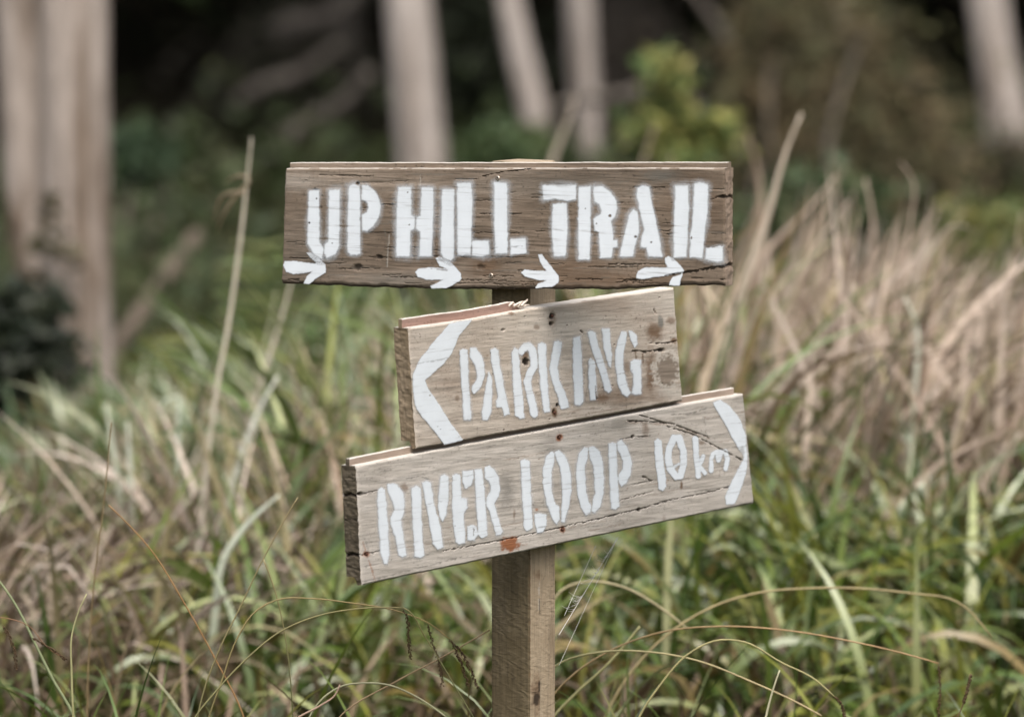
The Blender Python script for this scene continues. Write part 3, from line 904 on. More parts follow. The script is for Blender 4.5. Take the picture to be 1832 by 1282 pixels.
ARW = [
    ([ZA((116, 850), (130, 822), (200, 822), (330, 840), (395, 850), (385, 885), (270, 905), (190, 912), (138, 895)),
      ZA((290, 758), (320, 760), (380, 795), (425, 850), (425, 890), (400, 880), (350, 820)),
      ZA((425, 860), (425, 900), (350, 950), (310, 988), (270, 985), (290, 940), (340, 890))], "small white arrow under the letter U"),
    ([ZA((1098, 900), (1120, 880), (1200, 870), (1330, 880), (1390, 890), (1400, 940), (1300, 958), (1180, 950), (1120, 935)),
      ZA((1252, 800), (1280, 790), (1340, 815), (1385, 860), (1430, 910), (1438, 950), (1400, 960), (1340, 880), (1280, 850)),
      ZA((1438, 940), (1430, 965), (1330, 1018), (1222, 1018), (1217, 1005), (1290, 970), (1380, 920))], "small white arrow under the letter H"),
    ([ZB((140, 905), (165, 885), (240, 895), (320, 895), (400, 920), (380, 960), (280, 960), (170, 930)),
      ZB((268, 775), (290, 768), (330, 825), (390, 900), (412, 930), (415, 960), (380, 960), (340, 910), (285, 830)),
      ZB((415, 950), (410, 980), (370, 1005), (250, 1016), (270, 990), (330, 965))], "small white arrow left of the letter T"),
    ([ZB((1000, 935), (1010, 900), (1060, 870), (1220, 870), (1330, 885), (1340, 905), (1180, 930), (1030, 950), (1000, 945)),
      ZB((1215, 800), (1235, 788), (1270, 805), (1340, 875), (1350, 895), (1320, 905), (1240, 870), (1215, 835)),
      ZB((1270, 940), (1335, 922), (1312, 998), (1242, 998), (1247, 972))], "small white arrow under the letter A, cut by the crack")]
for ps, lab in ARW:
    paint("arrow", b1, B1, ps, [], .6, H1, lab, .6, 1.1, .6, .3)
fastener("screw", b1, B1, 891, 319, 4.6, M_steel)
fastener("screw", b1, B1, 879, 493, 4.6, M_steel)

# ---- parking board
B2 = Board(TH3, .0305, .0295)
f2 = knot(1194, 662, 19, 27) + [
      ('o', 'grime', (1182, 574, 5.5, 9.5), .35, .9), ('o', 'stain', (1200, 573, 8, 6.5), .5, .8), ('o', 'stain', (1171, 592, 14, 17), .6, .9), ('o', 'stain', (1165, 668, 9, 40), .7, .85),
      ('o', 'stain', (1182, 708, 24, 14), .8, .6), ('o', 'stain', (1120, 660, 7, 16), .7, .6), ('l', 'crack', [(1132, 627), (1158, 629), (1187, 624)], 2.4), ('o', 'crack', (1184, 626, 6, 3.5), .4),
      ('l', 'stain', [(1137, 628), (1138, 640)], 2.6), ('l', 'stain', [(1148, 630), (1151, 650)], 3), ('l', 'grime', [(1140, 645), (1160, 643)], 1.6), ('l', 'crack', [(1160, 614), (1190, 614), (1210, 610)], 1.2),
      ('o', 'stain', (1206, 609, 6, 5), .5, .9), ('o', 'crack', (988, 565, 4.5, 5.5), .5), ('o', 'crack', (987, 579, 3.5, 3.5), .5), ('o', 'stain', (988, 572, 7, 14), .6, .8),
      ('o', 'stain', (960, 585, 5, 4), .5, .8), ('o', 'crack', (998, 724, 3, 3.2), .4), ('o', 'stain', (992, 738, 5, 8), .4), ('o', 'crack', (991, 736, 2, 4), .5, .8),
      ('o', 'stain', (939.5, 636, 5, 7), .4), ('o', 'crack', (941.5, 647, 6, 6), .4), ('l', 'crack', [(1064, 690), (1066, 712)], 1.6), ('o', 'stain', (1077, 712, 16, 9), .8, .8),
      ('l', 'crack', [(901, 768), (902, 778)], 2), ('l', 'grime', [(735, 652), (790, 642)], 1.0, .6), ('l', 'grime', [(735, 700), (850, 690)], .8, .4), ('l', 'grime', [(748, 760), (1060, 716)], .9, .5),
      ('o', 'stain', (1080, 545, 60, 18), .9, .25), ('o', 'grime', (1050, 560, 60, 25), .9, .2), ('o', 'bleach', (1185, 540, 40, 30), .9, .35), ('o', 'bleach', (1196, 700, 22, 12), .8, .5),
      ('l', 'crack', [(1038, 591), (1044, 596)], 1.4), ('l', 'crack', [(1170, 553), (1174, 561)], 1.2), ('o', 'stain', (915, 560, 5, 4), .5, .8), ('o', 'stain', (800, 690, 40, 22), .9, .28), ('o', 'stain', (790, 665, 20, 9), .9, .25),
      ('o', 'crack', (900, 590, 3, 2), .6, .6), ('o', 'stain', (818, 712, 4, 6), .7, .6), ('l', 'grime', [(1050, 645), (1052, 690), (1046, 715)], 1.6, .4), ('l', 'grime', [(1090, 640), (1080, 700)], 1, .4),
      ('l', 'grime', [(1180, 690), (1200, 712)], 1.2, .6), ('l', 'grime', [(1186, 694), (1207, 704), (1218, 690)], 1.2, .5)]
for k in range(46):
    f2.append(('o', random.choice(('stain', 'crack')), (random.uniform(830, 1200), random.uniform(525, 760), random.uniform(.8, 1.8), random.uniform(.8, 1.6)), .6, random.uniform(.4, .9)))
f2 += hairlines(60, 735, 1210, lambda x: 590 - (x - 735) * .155, lambda x: 800 - (x - 735) * .18, -.17, 3, ('grime', 'stain'), (.2, .6)) + [('o', 'stain', (1120, 706, 60, 16), .9, .5), ('o', 'stain', (1160, 560, 30, 20), .9, .3), ('o', 'bleach', (1010, 600, 90, 40), .9, .25)]
M2 = wood("board_wood_tan", (.30, .24, .185), (.45, .385, .32), (.58, .52, .45), 'x', .6, .75, 0, .6, .6)
M2e = wood("board_end_tan", (.12, .088, .055), (.185, .14, .09), (.25, .195, .135), 'z', .9, .5, 0, .6)
M2t = wood("tongue_red", (.24, .145, .11), (.32, .205, .165), (.40, .29, .24), 'x', .4, .4, 0, .6)
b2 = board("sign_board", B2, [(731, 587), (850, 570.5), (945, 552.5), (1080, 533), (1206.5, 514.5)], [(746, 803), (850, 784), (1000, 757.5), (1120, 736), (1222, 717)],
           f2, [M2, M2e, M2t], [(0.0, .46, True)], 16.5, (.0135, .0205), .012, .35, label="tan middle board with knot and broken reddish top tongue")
H2 = [('o', 'crack', (939.5, 636, 4.5, 6), .4), ('o', 'crack', (941.5, 647, 5.5, 5.5), .4), ('l', 'crack', [(735, 652), (800, 640)], .8, .5), ('o', 'crack', (768, 707, 1.6, 1.2), .4),
      ('l', 'crack', [(1064, 690), (1066, 712)], 1.6), ('o', 'crack', (1126, 628, 8, 4), .6, .8), ('l', 'crack', [(1095, 672), (1130, 662)], 1, .6), ('l', 'crack', [(1108, 690), (1122, 684)], 1, .4)]
for k in range(16):
    H2.append(('o', 'crack', (random.uniform(770, 830), random.uniform(700, 800), random.uniform(.7, 1.6), random.uniform(.6, 1.2)), .5, .7))
paint("lettering", b2, B2, [
    ZC((567, 505), (590, 497), (620, 505), (625, 650), (648, 990), (640, 1003), (600, 1003), (580, 700)),
    ZC((642, 490), (680, 490), (720, 545), (742, 610), (742, 690), (715, 770), (670, 812), (655, 790), (658, 760), (690, 720), (692, 660), (680, 610), (645, 555)),
    ZC((792, 505), (820, 490), (842, 510), (850, 600), (880, 760), (925, 960), (890, 970), (872, 908), (835, 908), (828, 870), (845, 840), (820, 700), (795, 580)),
    ZC((775, 665), (795, 700), (797, 830), (790, 940), (765, 1005), (735, 1000), (730, 950), (748, 830)),
    ZC((942, 520), (962, 488), (985, 505), (997, 650), (1020, 880), (1028, 985), (1000, 995), (965, 970), (950, 720)),
    ZD((100, 530), (130, 518), (162, 530), (165, 680), (192, 1075), (150, 1085), (125, 900), (108, 680)),
    ZD((235, 510), (265, 500), (290, 515), (280, 600), (255, 720), (275, 830), (330, 960), (348, 1040), (290, 1055), (265, 960), (215, 820), (192, 730), (210, 640)),
    ZD((388, 480), (440, 465), (455, 620), (468, 1000), (440, 1028), (405, 1020), (388, 760)),
    ZD((515, 665), (530, 642), (560, 670), (570, 800), (575, 975), (535, 980), (518, 870)),
    ZD((508, 430), (530, 418), (562, 435), (590, 540), (650, 720), (700, 905), (680, 925), (650, 900), (600, 730), (540, 570)),
    ZD((628, 405), (680, 402), (690, 500), (702, 620), (695, 720), (680, 700), (640, 560)),
    ZD((785, 425), (820, 430), (818, 490), (795, 600), (795, 720), (830, 870), (855, 930), (830, 955), (790, 930), (755, 850), (735, 700), (738, 580), (755, 500)),
    ZD((845, 420), (870, 420), (905, 460), (912, 520), (890, 550), (860, 490)),
    ZD((858, 670), (890, 655), (938, 665), (945, 935), (900, 938), (868, 930), (885, 850), (885, 770), (860, 745))],
    [([(932, 628), (938, 620.5), (945, 618.5), (951, 625), (954, 638), (954, 655), (947, 668), (942, 682), (946, 700), (951, 720), (955, 740)], 12, False)],
    2.0, H2, "sprayed white word PARKING", .2, 1.1, 1.0, .45)
paint("arrow", b2, B2, [ZC((500, 312), (650, 290), (560, 400), (510, 520), (450, 600), (350, 690), (315, 720), (340, 780), (420, 900), (500, 1030), (585, 1145), (460, 1178), (360, 1050), (260, 930), (245, 880), (232, 740), (235, 680), (270, 590), (380, 450))],
      [], .6, H2, "large white chevron pointing left", .5, 1.2, .6, .3)
for q in ((988, 565), (992, 738)):
    fastener("nail", b2, B2, q[0], q[1], 2.4, M_rustn, False)

# splinters where the tongue of the middle board has torn off
def splinters():
    g = np.random.default_rng(8)
    pr = []
    for k in range(9):
        px = g.uniform(922, 950); py = np.interp(px, [920, 950], [551, 548]) + g.uniform(-9, 2)
        U, Vv = B2.uv(np.array([px, px + g.uniform(6, 22)]), np.array([py, py - g.uniform(0, 9)]))
        y = g.uniform(.006, .02)
        P = [(U[0], y, Vv[0] - .004), ((U[0] + U[1]) / 2, y - .002, Vv.mean()), (U[1], y + g.normal() * .003, Vv[1])]
        pr.append(tube_np(catmull(P, 5), np.array([.0022, .0020, .0016, .0009, .0003]), 5))
    V, F = merge(pr)
    link("splinter", mesh_np("splinter", V, F, smooth=False), flat("splinter_wood", (.62, .53, .45), .9), b2)
splinters()

# ---- river loop board
B3 = Board(TH3, .0300, .0295)
f3 = [('o', 'crack', (644.6, 882.6, 4, 3), .5), ('l', 'crack', [(636, 886), (652, 882), (676, 877)], 1.2), ('o', 'rust', (656, 991, 6, 5), .5), ('o', 'crack', (656, 991, 3.2, 3), .5),
      ('l', 'crack', [(640, 994), (660, 990), (688, 983)], 1.0, .8), ('l', 'rust', [(649, 968), (673, 1042)], 1.0, .8), ('l', 'grime', [(642, 958), (652, 962), (660, 985)], .9, .7),
      ('l', 'grime', [(649, 1040), (700, 1028), (765, 1011), (830, 994)], 1.2, .8), ('l', 'crack', [(793, 985), (896, 966), (990, 946)], .9, .8), ('l', 'grime', [(720, 1000), (793, 985)], .9, .6),
      ('o', 'stain', (722, 872, 7, 8), .5, .6), ('l', 'grime', [(728, 857), (740, 853), (752, 851), (767, 857)], 1.4, .9), ('o', 'grime', (907, 880, 11, 28), .9, .55), ('o', 'stain', (920, 920, 2, 10), .6, .6),
      ('o', 'rust', (913, 973, 16, 14), .22, .95), ('l', 'rust', [(928, 976), (943, 973)], 1.4, .5), ('o', 'rust', (960, 911, 3, 2.5), .6, .8),
      ('o', 'rust', (1001, 782, 5.5, 6), .5), ('o', 'crack', (1001, 782, 3, 3.6), .5), ('o', 'crack', (1131.5, 781, 3, 2.8), .5), ('l', 'crack', [(1110, 786), (1131, 782), (1157, 780)], .9, .8),
      ('o', 'rust', (1007, 947, 5, 6), .5), ('o', 'crack', (1007, 947, 2.5, 3.2), .5), ('o', 'crack', (1144, 911, 3.4, 3), .5),
      ('l', 'crack', [(990, 946), (1061, 930), (1144, 910), (1203, 893), (1264, 881), (1306, 870)], 1.1, .9), ('l', 'crack', [(1107, 896), (1140, 886), (1168, 878)], .9, .7), ('l', 'crack', [(1130, 867), (1168, 859)], .9, .6),
      ('l', 'crack', [(1119, 752), (1159, 754), (1201, 757), (1231, 768), (1267, 781)], 1.9), ('l', 'stain', [(1119, 753), (1201, 760), (1267, 783)], 3.5, .5), ('l', 'crack', [(1145, 742), (1180, 753), (1201, 758)], 1.2),
      ('l', 'crack', [(1194, 762), (1238, 776), (1288, 802), (1327, 822)], 1.5), ('l', 'grime', [(1202, 741), (1231, 740), (1264, 730)], 1.2), ('l', 'crack', [(1151, 852), (1166, 860)], 3), ('o', 'stain', (1219, 868, 2.4, 7), .5, .9),
      ('l', 'grime', [(960, 990), (1144, 945), (1349, 896)], 1.3, .6), ('l', 'grime', [(1000, 905), (1060, 890)], .9, .4), ('l', 'grime', [(1230, 880), (1345, 865)], 1.1, .7), ('l', 'grime', [(1290, 868), (1345, 862)], .9, .6),
      ('o', 'stain', (1155, 766, 5, 12), .8, .6), ('o', 'stain', (1255, 792, 5, 3), .6, .6), ('o', 'stain', (1188, 930, 3, 8), .7, .4), ('l', 'grime', [(960, 795), (1100, 768)], .9, .5),
      ('o', 'grime', (985, 800, 20, 18), .9, .35), ('o', 'grime', (1330, 712, 20, 8), .8, .4), ('o', 'grime', (1108, 762, 18, 10), .9, .4), ('l', 'crack', [(735, 1028), (768, 1022)], 1.6, .6), ('l', 'grime', [(1258, 745), (1262, 760)], .9, .5)]
for k in range(50):
    f3.append(('o', random.choice(('stain', 'grime')), (random.uniform(650, 1330), random.uniform(720, 1030), random.uniform(.8, 2), random.uniform(.7, 1.5)), .6, random.uniform(.4, .9)))
f3 += hairlines(80, 645, 1330, lambda x: 840 - (x - 640) * .185, lambda x: 1040 - (x - 640) * .208, -.195, 4, ('grime', 'grime', 'stain'), (.2, .6))
M3 = wood("board_wood_grey", (.32, .285, .24), (.455, .41, .36), (.565, .52, .47), 'x', .6, .6, 0, .5, .6)
M3e = wood("board_end_dark", (.035, .028, .018), (.075, .06, .04), (.15, .125, .09), 'z', 1.0, .6, .3, .6)
M3t = wood("tongue_tan", (.22, .165, .125), (.31, .24, .19), (.40, .33, .27), 'x', .4, .3, 0, .6)
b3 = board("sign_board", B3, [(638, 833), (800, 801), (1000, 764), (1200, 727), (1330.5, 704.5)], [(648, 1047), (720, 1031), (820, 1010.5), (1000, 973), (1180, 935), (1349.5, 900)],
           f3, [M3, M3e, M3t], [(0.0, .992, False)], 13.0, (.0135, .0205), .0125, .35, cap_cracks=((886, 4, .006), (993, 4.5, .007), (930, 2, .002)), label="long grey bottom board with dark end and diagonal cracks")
H3 = [('l', 'crack', [(846, 945), (846, 957)], .8, .8), ('o', 'crack', (813, 940, 1, 1), .4), ('l', 'crack', [(825, 852), (850, 848)], .8, .4), ('l', 'crack', [(760, 902), (790, 896)], .8, .4),
      ('l', 'crack', [(1288, 802), (1327, 822)], 1.5), ('l', 'crack', [(1238, 776), (1260, 787)], 1.2), ('o', 'crack', (1326, 808, 4, 9), .7, .5), ('l', 'crack', [(962, 942), (990, 938)], .9, .5)]
paint("lettering", b3, B3, [
    ZE((395, 440), (420, 420), (445, 440), (460, 560), (470, 750), (480, 970), (465, 1040), (445, 1040), (415, 960), (400, 750), (388, 520)),
    ZE((472, 395), (510, 385), (545, 395), (590, 460), (608, 540), (600, 620), (575, 680), (590, 780), (620, 970), (590, 985), (565, 970), (535, 820), (500, 720), (498, 660), (530, 600), (515, 540), (475, 460)),
    ZE((668, 430), (705, 408), (740, 430), (745, 700), (765, 975), (735, 990), (695, 980), (680, 760)),
    ZE((755, 380), (790, 368), (820, 380), (850, 560), (900, 740), (920, 905), (880, 920), (845, 880), (810, 680)),
    ZE((905, 330), (935, 312), (965, 330), (965, 500), (945, 640), (920, 695), (895, 650), (885, 560)),
    ZE((1003, 325), (1030, 308), (1060, 320), (1070, 510), (1115, 515), (1120, 580), (1090, 630), (1100, 780), (1100, 870), (1060, 880), (1030, 860), (1010, 700), (1003, 560)),
    ZE((1085, 285), (1165, 280), (1170, 340), (1150, 400), (1110, 425), (1085, 370)),
    ZE((1125, 740), (1160, 730), (1195, 740), (1205, 800), (1180, 850), (1130, 845)),
    ZE((1185, 275), (1240, 262), (1255, 380), (1270, 600), (1285, 810), (1240, 830), (1215, 800), (1200, 600)),
    ZE((1265, 255), (1300, 242), (1340, 270), (1375, 340), (1388, 430), (1375, 490), (1340, 550), (1370, 660), (1410, 780), (1395, 800), (1360, 805), (1340, 740), (1310, 620), (1285, 570), (1282, 500), (1315, 460), (1318, 400), (1300, 360), (1268, 340))],
    [], 2.4, H3, "sprayed white word RIVER", .2, 1.1, 1.0, .45)
paint("lettering", b3, B3, [
    ZE((1560, 200), (1595, 188), (1630, 205), (1640, 400), (1655, 750), (1610, 770), (1590, 750), (1575, 500)),
    ZE((1675, 640), (1715, 632), (1765, 645), (1770, 730), (1740, 780), (1700, 785), (1678, 720)),
    ZF((75, 575), (110, 548), (128, 560), (128, 620), (108, 680), (110, 850), (140, 950), (165, 960), (172, 1060), (150, 1095), (120, 1060), (75, 940), (45, 780), (45, 680)),
    ZF((140, 548), (165, 535), (205, 570), (240, 640), (258, 740), (260, 850), (240, 960), (205, 1080), (185, 1075), (190, 960), (195, 860), (188, 740), (175, 660), (145, 590)),
    ZF((320, 560), (360, 515), (385, 515), (385, 590), (365, 640), (365, 740), (372, 850), (395, 930), (412, 950), (405, 1010), (375, 1025), (335, 970), (310, 860), (300, 720)),
    ZF((400, 515), (435, 505), (475, 540), (498, 620), (508, 740), (505, 860), (480, 970), (440, 1008), (418, 1000), (425, 930), (445, 860), (440, 740), (430, 650), (405, 590)),
    ZF((548, 485), (575, 475), (602, 485), (608, 640), (625, 960), (600, 985), (570, 975), (555, 760)),
    ZF((615, 470), (645, 460), (680, 500), (710, 570), (725, 640), (710, 720), (680, 780), (645, 812), (625, 780), (625, 720), (655, 680), (660, 620), (640, 560), (618, 530))],
    [], 2.2, H3, "sprayed white word LOOP", .1, 1.1, 1.0, .45)
def zs_(Z, w, c, *p): return (Z(*p), w / 4.273, c)
paint("lettering", b3, B3, [
    ZF((897, 465), (920, 442), (945, 460), (960, 600), (986, 810), (960, 843), (932, 828), (906, 620))], [
    zs_(ZF, 47, True, (1010, 520), (1045, 440), (1085, 440), (1118, 540), (1120, 640), (1095, 730), (1060, 735), (1015, 670), (1000, 590)),
    zs_(ZF, 14, False, (1085, 640), (1045, 662)),
    zs_(ZF, 40, False, (1208, 448), (1215, 560), (1234, 730)), zs_(ZF, 30, False, (1236, 655), (1272, 580)), zs_(ZF, 32, False, (1240, 655), (1282, 708)),
    zs_(ZF, 32, False, (1330, 688), (1330, 600), (1345, 560), (1375, 545), (1386, 612)), zs_(ZF, 34, False, (1388, 600), (1405, 545), (1440, 545), (1456, 600), (1440, 676))],
    .8, H3, "hand painted white words 10 km", .4, 1.1, .8, .35)
paint("arrow", b3, B3, [ZF((1345, 170), (1400, 148), (1480, 205), (1555, 310), (1592, 420), (1602, 560), (1602, 670), (1570, 790), (1510, 940), (1450, 945), (1440, 890), (1490, 770), (1560, 640), (1580, 590), (1570, 560), (1500, 450), (1410, 280))],
      [], .6, H3, "large white chevron pointing right", .5, 1.2, .6, .3)
for q in ((1001, 782), (1007, 947), (656, 991)):
    fastener("nail", b3, B3, q[0], q[1], 2.4, M_rustn, False)

# ------------------------------------------------------------------ grass
def blades(base, az, lean, L, k, w, c0, c1, twist, seg=9, power=1.6, kink=None):
    """ribbon blades: base (n,3); lean/k = start angle from upright and total bend; colours at root and tip"""
    n = len(base)
    s = np.linspace(0, 1, seg + 1)
    k = np.clip(k, -1, 3.0)
    th = lean[:, None] + k[:, None] * s[None] ** power
    if kink is not None:
        ks, ka = kink
        th = th + ka[:, None] * (s[None] > ks[:, None])
    ds = L[:, None] / seg
    thm = (th[:, 1:] + th[:, :-1]) / 2
    r = np.concatenate([np.zeros((n, 1)), np.cumsum(np.sin(thm) * ds, 1)], 1)
    z = np.concatenate([np.zeros((n, 1)), np.cumsum(np.cos(thm) * ds, 1)], 1)
    d = np.stack([np.cos(az), np.sin(az)], -1)
    P = np.concatenate([base[:, None, :2] + d[:, None] * r[..., None], (base[:, 2:3] + z)[..., None]], -1)
    side = np.stack([-np.sin(az), np.cos(az), np.zeros(n)], -1)[:, None]
    nrm = np.stack([np.cos(th) * d[:, :1], np.cos(th) * d[:, 1:], -np.sin(th)], -1)
    tw = twist[:, None] * (.4 + s[None])
    wd = side * np.cos(tw)[..., None] + nrm * np.sin(tw)[..., None]
    prof = np.clip((1 - s ** 2.4), .03, 1) * (.65 + .35 * np.minimum(1, s * 4))
    W = wd * (w[:, None] * prof[None] * .5)[..., None]
    V = np.stack([P - W, P + W], 2).reshape(-1, 3)
    V[:, 2] = np.maximum(V[:, 2], .004)
    b = (np.arange(n) * 2 * (seg + 1))[:, None] + 2 * np.arange(seg)[None]
    F = np.stack([b, b + 1, b + 3, b + 2], -1).reshape(-1, 4)
    cc = c0[:, None] * (1 - s[None, :, None]) + c1[:, None] * s[None, :, None]
    C = np.repeat(cc, 2, 1).reshape(-1, 3)
    return V, F, C

class Grass:
    def __init__(s): s.V, s.F, s.C, s.o = [], [], [], 0
    def add(s, V, F, C):
        s.V.append(V); s.F.append(F + s.o); s.C.append(C); s.o += len(V)
    def build(s, name, mat, label, cat="grass"):
        o = link(name, mesh_np(name, np.vstack(s.V), np.vstack(s.F), colors=np.vstack(s.C)), mat)
        tag(o, label, cat, kind="stuff"); return o

GREEN = np.array([.80, .81, .56]) * np.array([(.11, .165, .045), (.16, .21, .085), (.22, .26, .135), (.075, .125, .03), (.22, .235, .06), (.36, .39, .25), (.27, .26, .085), (.055, .095, .025), (.19, .14, .07), (.14, .19, .04)])
BLUEG = np.array([.84, .86, .72]) * np.array([(.19, .25, .155), (.26, .31, .21), (.13, .20, .11), (.40, .43, .33), (.12, .17, .06), (.09, .135, .05), (.46, .47, .38), (.38, .40, .29), (.25, .26, .09), (.31, .25, .16)])
STRAW = np.array([(.44, .365, .295), (.50, .425, .35), (.37, .30, .235), (.46, .40, .30), (.56, .49, .415), (.30, .235, .175), (.21, .16, .115), (.40, .37, .21), (.62, .56, .49)]) * np.array([.84, .79, .77])
BROWN = .55 * np.array([(.22, .155, .10), (.28, .20, .14), (.17, .115, .075), (.33, .25, .16)])

def z_of(py, Y):
    return at(np.full(np.shape(py), 916.), py, Y)[..., 2]
def x_of(px, Y):
    return (px - 916) * mpp(Y)
TOPX = [-300, 0, 120, 220, 320, 480, 640, 900, 1220, 1400, 1600, 1832, 2100]
TOPY = [750, 745, 735, 725, 675, 625, 565, 545, 470, 430, 470, 540, 560]

gg, dg = Grass(), Grass()
def tufts(G, n, pxr, Yr, per, top_fn, pal, w, leanr, kr, seed, spread=.10, tipf=1.1, hmin=.35, kinky=0.0, hv=(.55, 1.05), azc=None):
    g = np.random.default_rng(seed)
    px = g.uniform(*pxr, n); Y = g.uniform(*Yr, n)
    if 101 <= seed <= 113: Y = Y + .7
    x = x_of(px, Y)
    h = z_of(top_fn(px, Y), Y) * g.uniform(.75, 1.05, n)
    h = np.maximum(h, hmin * .6)
    i = np.repeat(np.arange(n), per); m = len(i)
    base = np.stack([x[i] + g.normal(size=m) * spread, Y[i] + g.normal(size=m) * spread, np.full(m, -.01)], -1)
    az = g.uniform(0, 6.283, m)
    if azc is not None:
        az = np.where(g.random(m) < .6, azc + g.normal(size=m) * .7, az)
    L = np.clip(h[i], .12, 2) * g.uniform(*hv, m) * 1.18
    lean = np.abs(g.normal(size=m)) * leanr
    k = g.uniform(*kr, m) * (1 + .4 * g.normal(size=m))
    tp = g.integers(0, len(pal), n)
    pi = np.where(g.random(m) < .55, tp[i], g.integers(0, len(pal), m))
    c = pal[pi] * g.uniform(.8, 1.2, (m, 1)) * g.uniform(.7, 1.2, n)[i][:, None]
    kink = None
    if kinky:
        ks = np.where(g.random(m) < kinky, g.uniform(.35, .85, m), 2.0)
        kink = (ks, g.uniform(.5, 1.9, m))
    G.add(*blades(base, az, lean, L, k, g.uniform(w[0], w[1], m), c * np.array([1.0, .94, .84]), c * tipf, g.uniform(-1.3, 1.3, m), 9, 1.5, kink))

top_back = lambda px, Y: np.interp(px, TOPX, TOPY)
# left: broad pale sedge behind, brown drape in front
tufts(gg, 120, (150, 760), (3.6, 7.0), 18, lambda px, Y: top_back(px, Y) - 5, BLUEG, (.018, .034), .24, (.4, 2.5), 101, hv=(.6, 1.25))
tufts(gg, 70, (170, 720), (2.8, 4.2), 18, lambda px, Y: 830 + 0 * px, BLUEG, (.016, .032), .32, (.5, 2.6), 102, hv=(.6, 1.3))
tufts(dg, 110, (-150, 240), (1.8, 5.0), 34, lambda px, Y: 755 + (5.0 - Y) * 40, np.vstack([BROWN, BROWN, STRAW * .75]), (.008, .018), .3, (.5, 2.2), 103, kinky=.25, azc=-.5)
tufts(gg, 26, (-150, 260), (2.0, 5.0), 16, lambda px, Y: 755 + (5.0 - Y) * 40, GREEN, (.012, .024), .3, (.5, 2.2), 104, azc=-.5)
tufts(dg, 84, (240, 820), (2.6, 6.0), 15, lambda px, Y: top_back(px, Y) + 25, STRAW, (.010, .022), .3, (.1, 1.5), 105, kinky=.3)
# behind the sign
tufts(gg, 90, (640, 1260), (2.8, 7.0), 20, lambda px, Y: top_back(px, Y) + 15, GREEN, (.015, .030), .3, (.4, 2.3), 106, hv=(.6, 1.2))
tufts(dg, 50, (700, 1280), (3.0, 6.5), 24, lambda px, Y: top_back(px, Y) + 10, STRAW, (.010, .022), .38, (.1, 1.1), 107, kinky=.35)
# right: tall straw
tufts(dg, 200, (1190, 2050), (3.0, 7.0), 27, lambda px, Y: top_back(px, Y) - 25, STRAW, (.013, .031), .40, (-.1, 1.0), 108, spread=.14, tipf=1.1, kinky=.45, hv=(.45, 1.08), azc=.2)
tufts(gg, 40, (1190, 2050), (3.0, 6.0), 12, lambda px, Y: top_back(px, Y) + 60, GREEN, (.012, .024), .3, (.2, 1.6), 109)
# right front: green fountains of broad blades
tufts(gg, 90, (1130, 2050), (2.2, 3.8), 24, lambda px, Y: 835 + (3.8 - Y) * 65, GREEN, (.014, .030), .4, (.9, 2.9), 110, hv=(.7, 1.45))
tufts(gg, 70, (1300, 2050), (2.4, 3.9), 22, lambda px, Y: 820 + (3.9 - Y) * 55, BLUEG, (.014, .030), .4, (.9, 2.9), 111, hv=(.7, 1.45))
# low front layer across the frame
tufts(gg, 130, (-150, 2000), (1.6, 3.4), 18, lambda px, Y: 1090 - (Y - 1.6) * 100, GREEN, (.011, .024), .5, (.8, 2.8), 112, hmin=.25, hv=(.6, 1.5))
tufts(dg, 60, (-150, 2000), (1.4, 3.2), 16, lambda px, Y: 1120 - (Y - 1.4) * 100, BROWN, (.006, .014), .55, (.5, 2.2), 113, hmin=.25, kinky=.3, hv=(.5, 1.0))
tufts(gg, 46, (-150, 2000), (.3, 1.2), 14, lambda px, Y: 1200 - (Y - .3) * 60, GREEN, (.004, .010), .5, (.6, 2.4), 119, hmin=.25, hv=(.6, 1.2))
# low turf around, and the slope between grass and wood
tufts(gg, 260, (-1200, 3000), (-3.0, .3), 26, lambda px, Y: 1330 + 0 * px - Y * 40, GREEN, (.005, .010), .5, (.4, 2.0), 114, hmin=.2, hv=(.3, .6))
tufts(gg, 200, (-700, 2500), (6.0, 12.0), 26, lambda px, Y: np.interp(px, TOPX, TOPY) + 15 - (Y - 6) * 12, GREEN * .8, (.010, .022), .4, (.4, 1.9), 115, spread=.2, hmin=.14, hv=(.4, .8))
tufts(gg, 120, (-1500, -260), (3.2, 8), 26, lambda px, Y: 820 + 0 * px, GREEN, (.010, .022), .35, (.3, 2.0), 116, spread=.2)
tufts(dg, 120, (2080, 3300), (3.2, 8), 30, lambda px, Y: 760 + 0 * px, STRAW, (.008, .018), .35, (.3, 1.4), 117, spread=.2)
gg.build("green_grass", M_blade, "dense tangled green grass growing all around the signpost")
dg.build("dry_grass", M_straw, "tangled dry straw and brown grass among the green")

def cover():
    g = np.random.default_rng(131)
    n = 20000
    p = np.stack([g.uniform(-9, 9, n), g.uniform(11, 21, n), np.abs(g.normal(size=n)) * .13], -1)
    p[:, 2] *= .5 + 1.2 * N1.fbm(p[:, 0] * .9 + 30, p[:, 1] * .9, 3)
    V, F, cc = leaf_cards(p, .09, [(.05, .072, .028), (.062, .085, .032), (.045, .055, .025), (.07, .08, .032)], 132)
    o = link("ground_cover", mesh_np("ground_cover", V, F, colors=cc, smooth=False), M_leaf)
    tag(o, "low green leafy ground cover beneath the trees", "ground cover", kind="stuff")
cover()

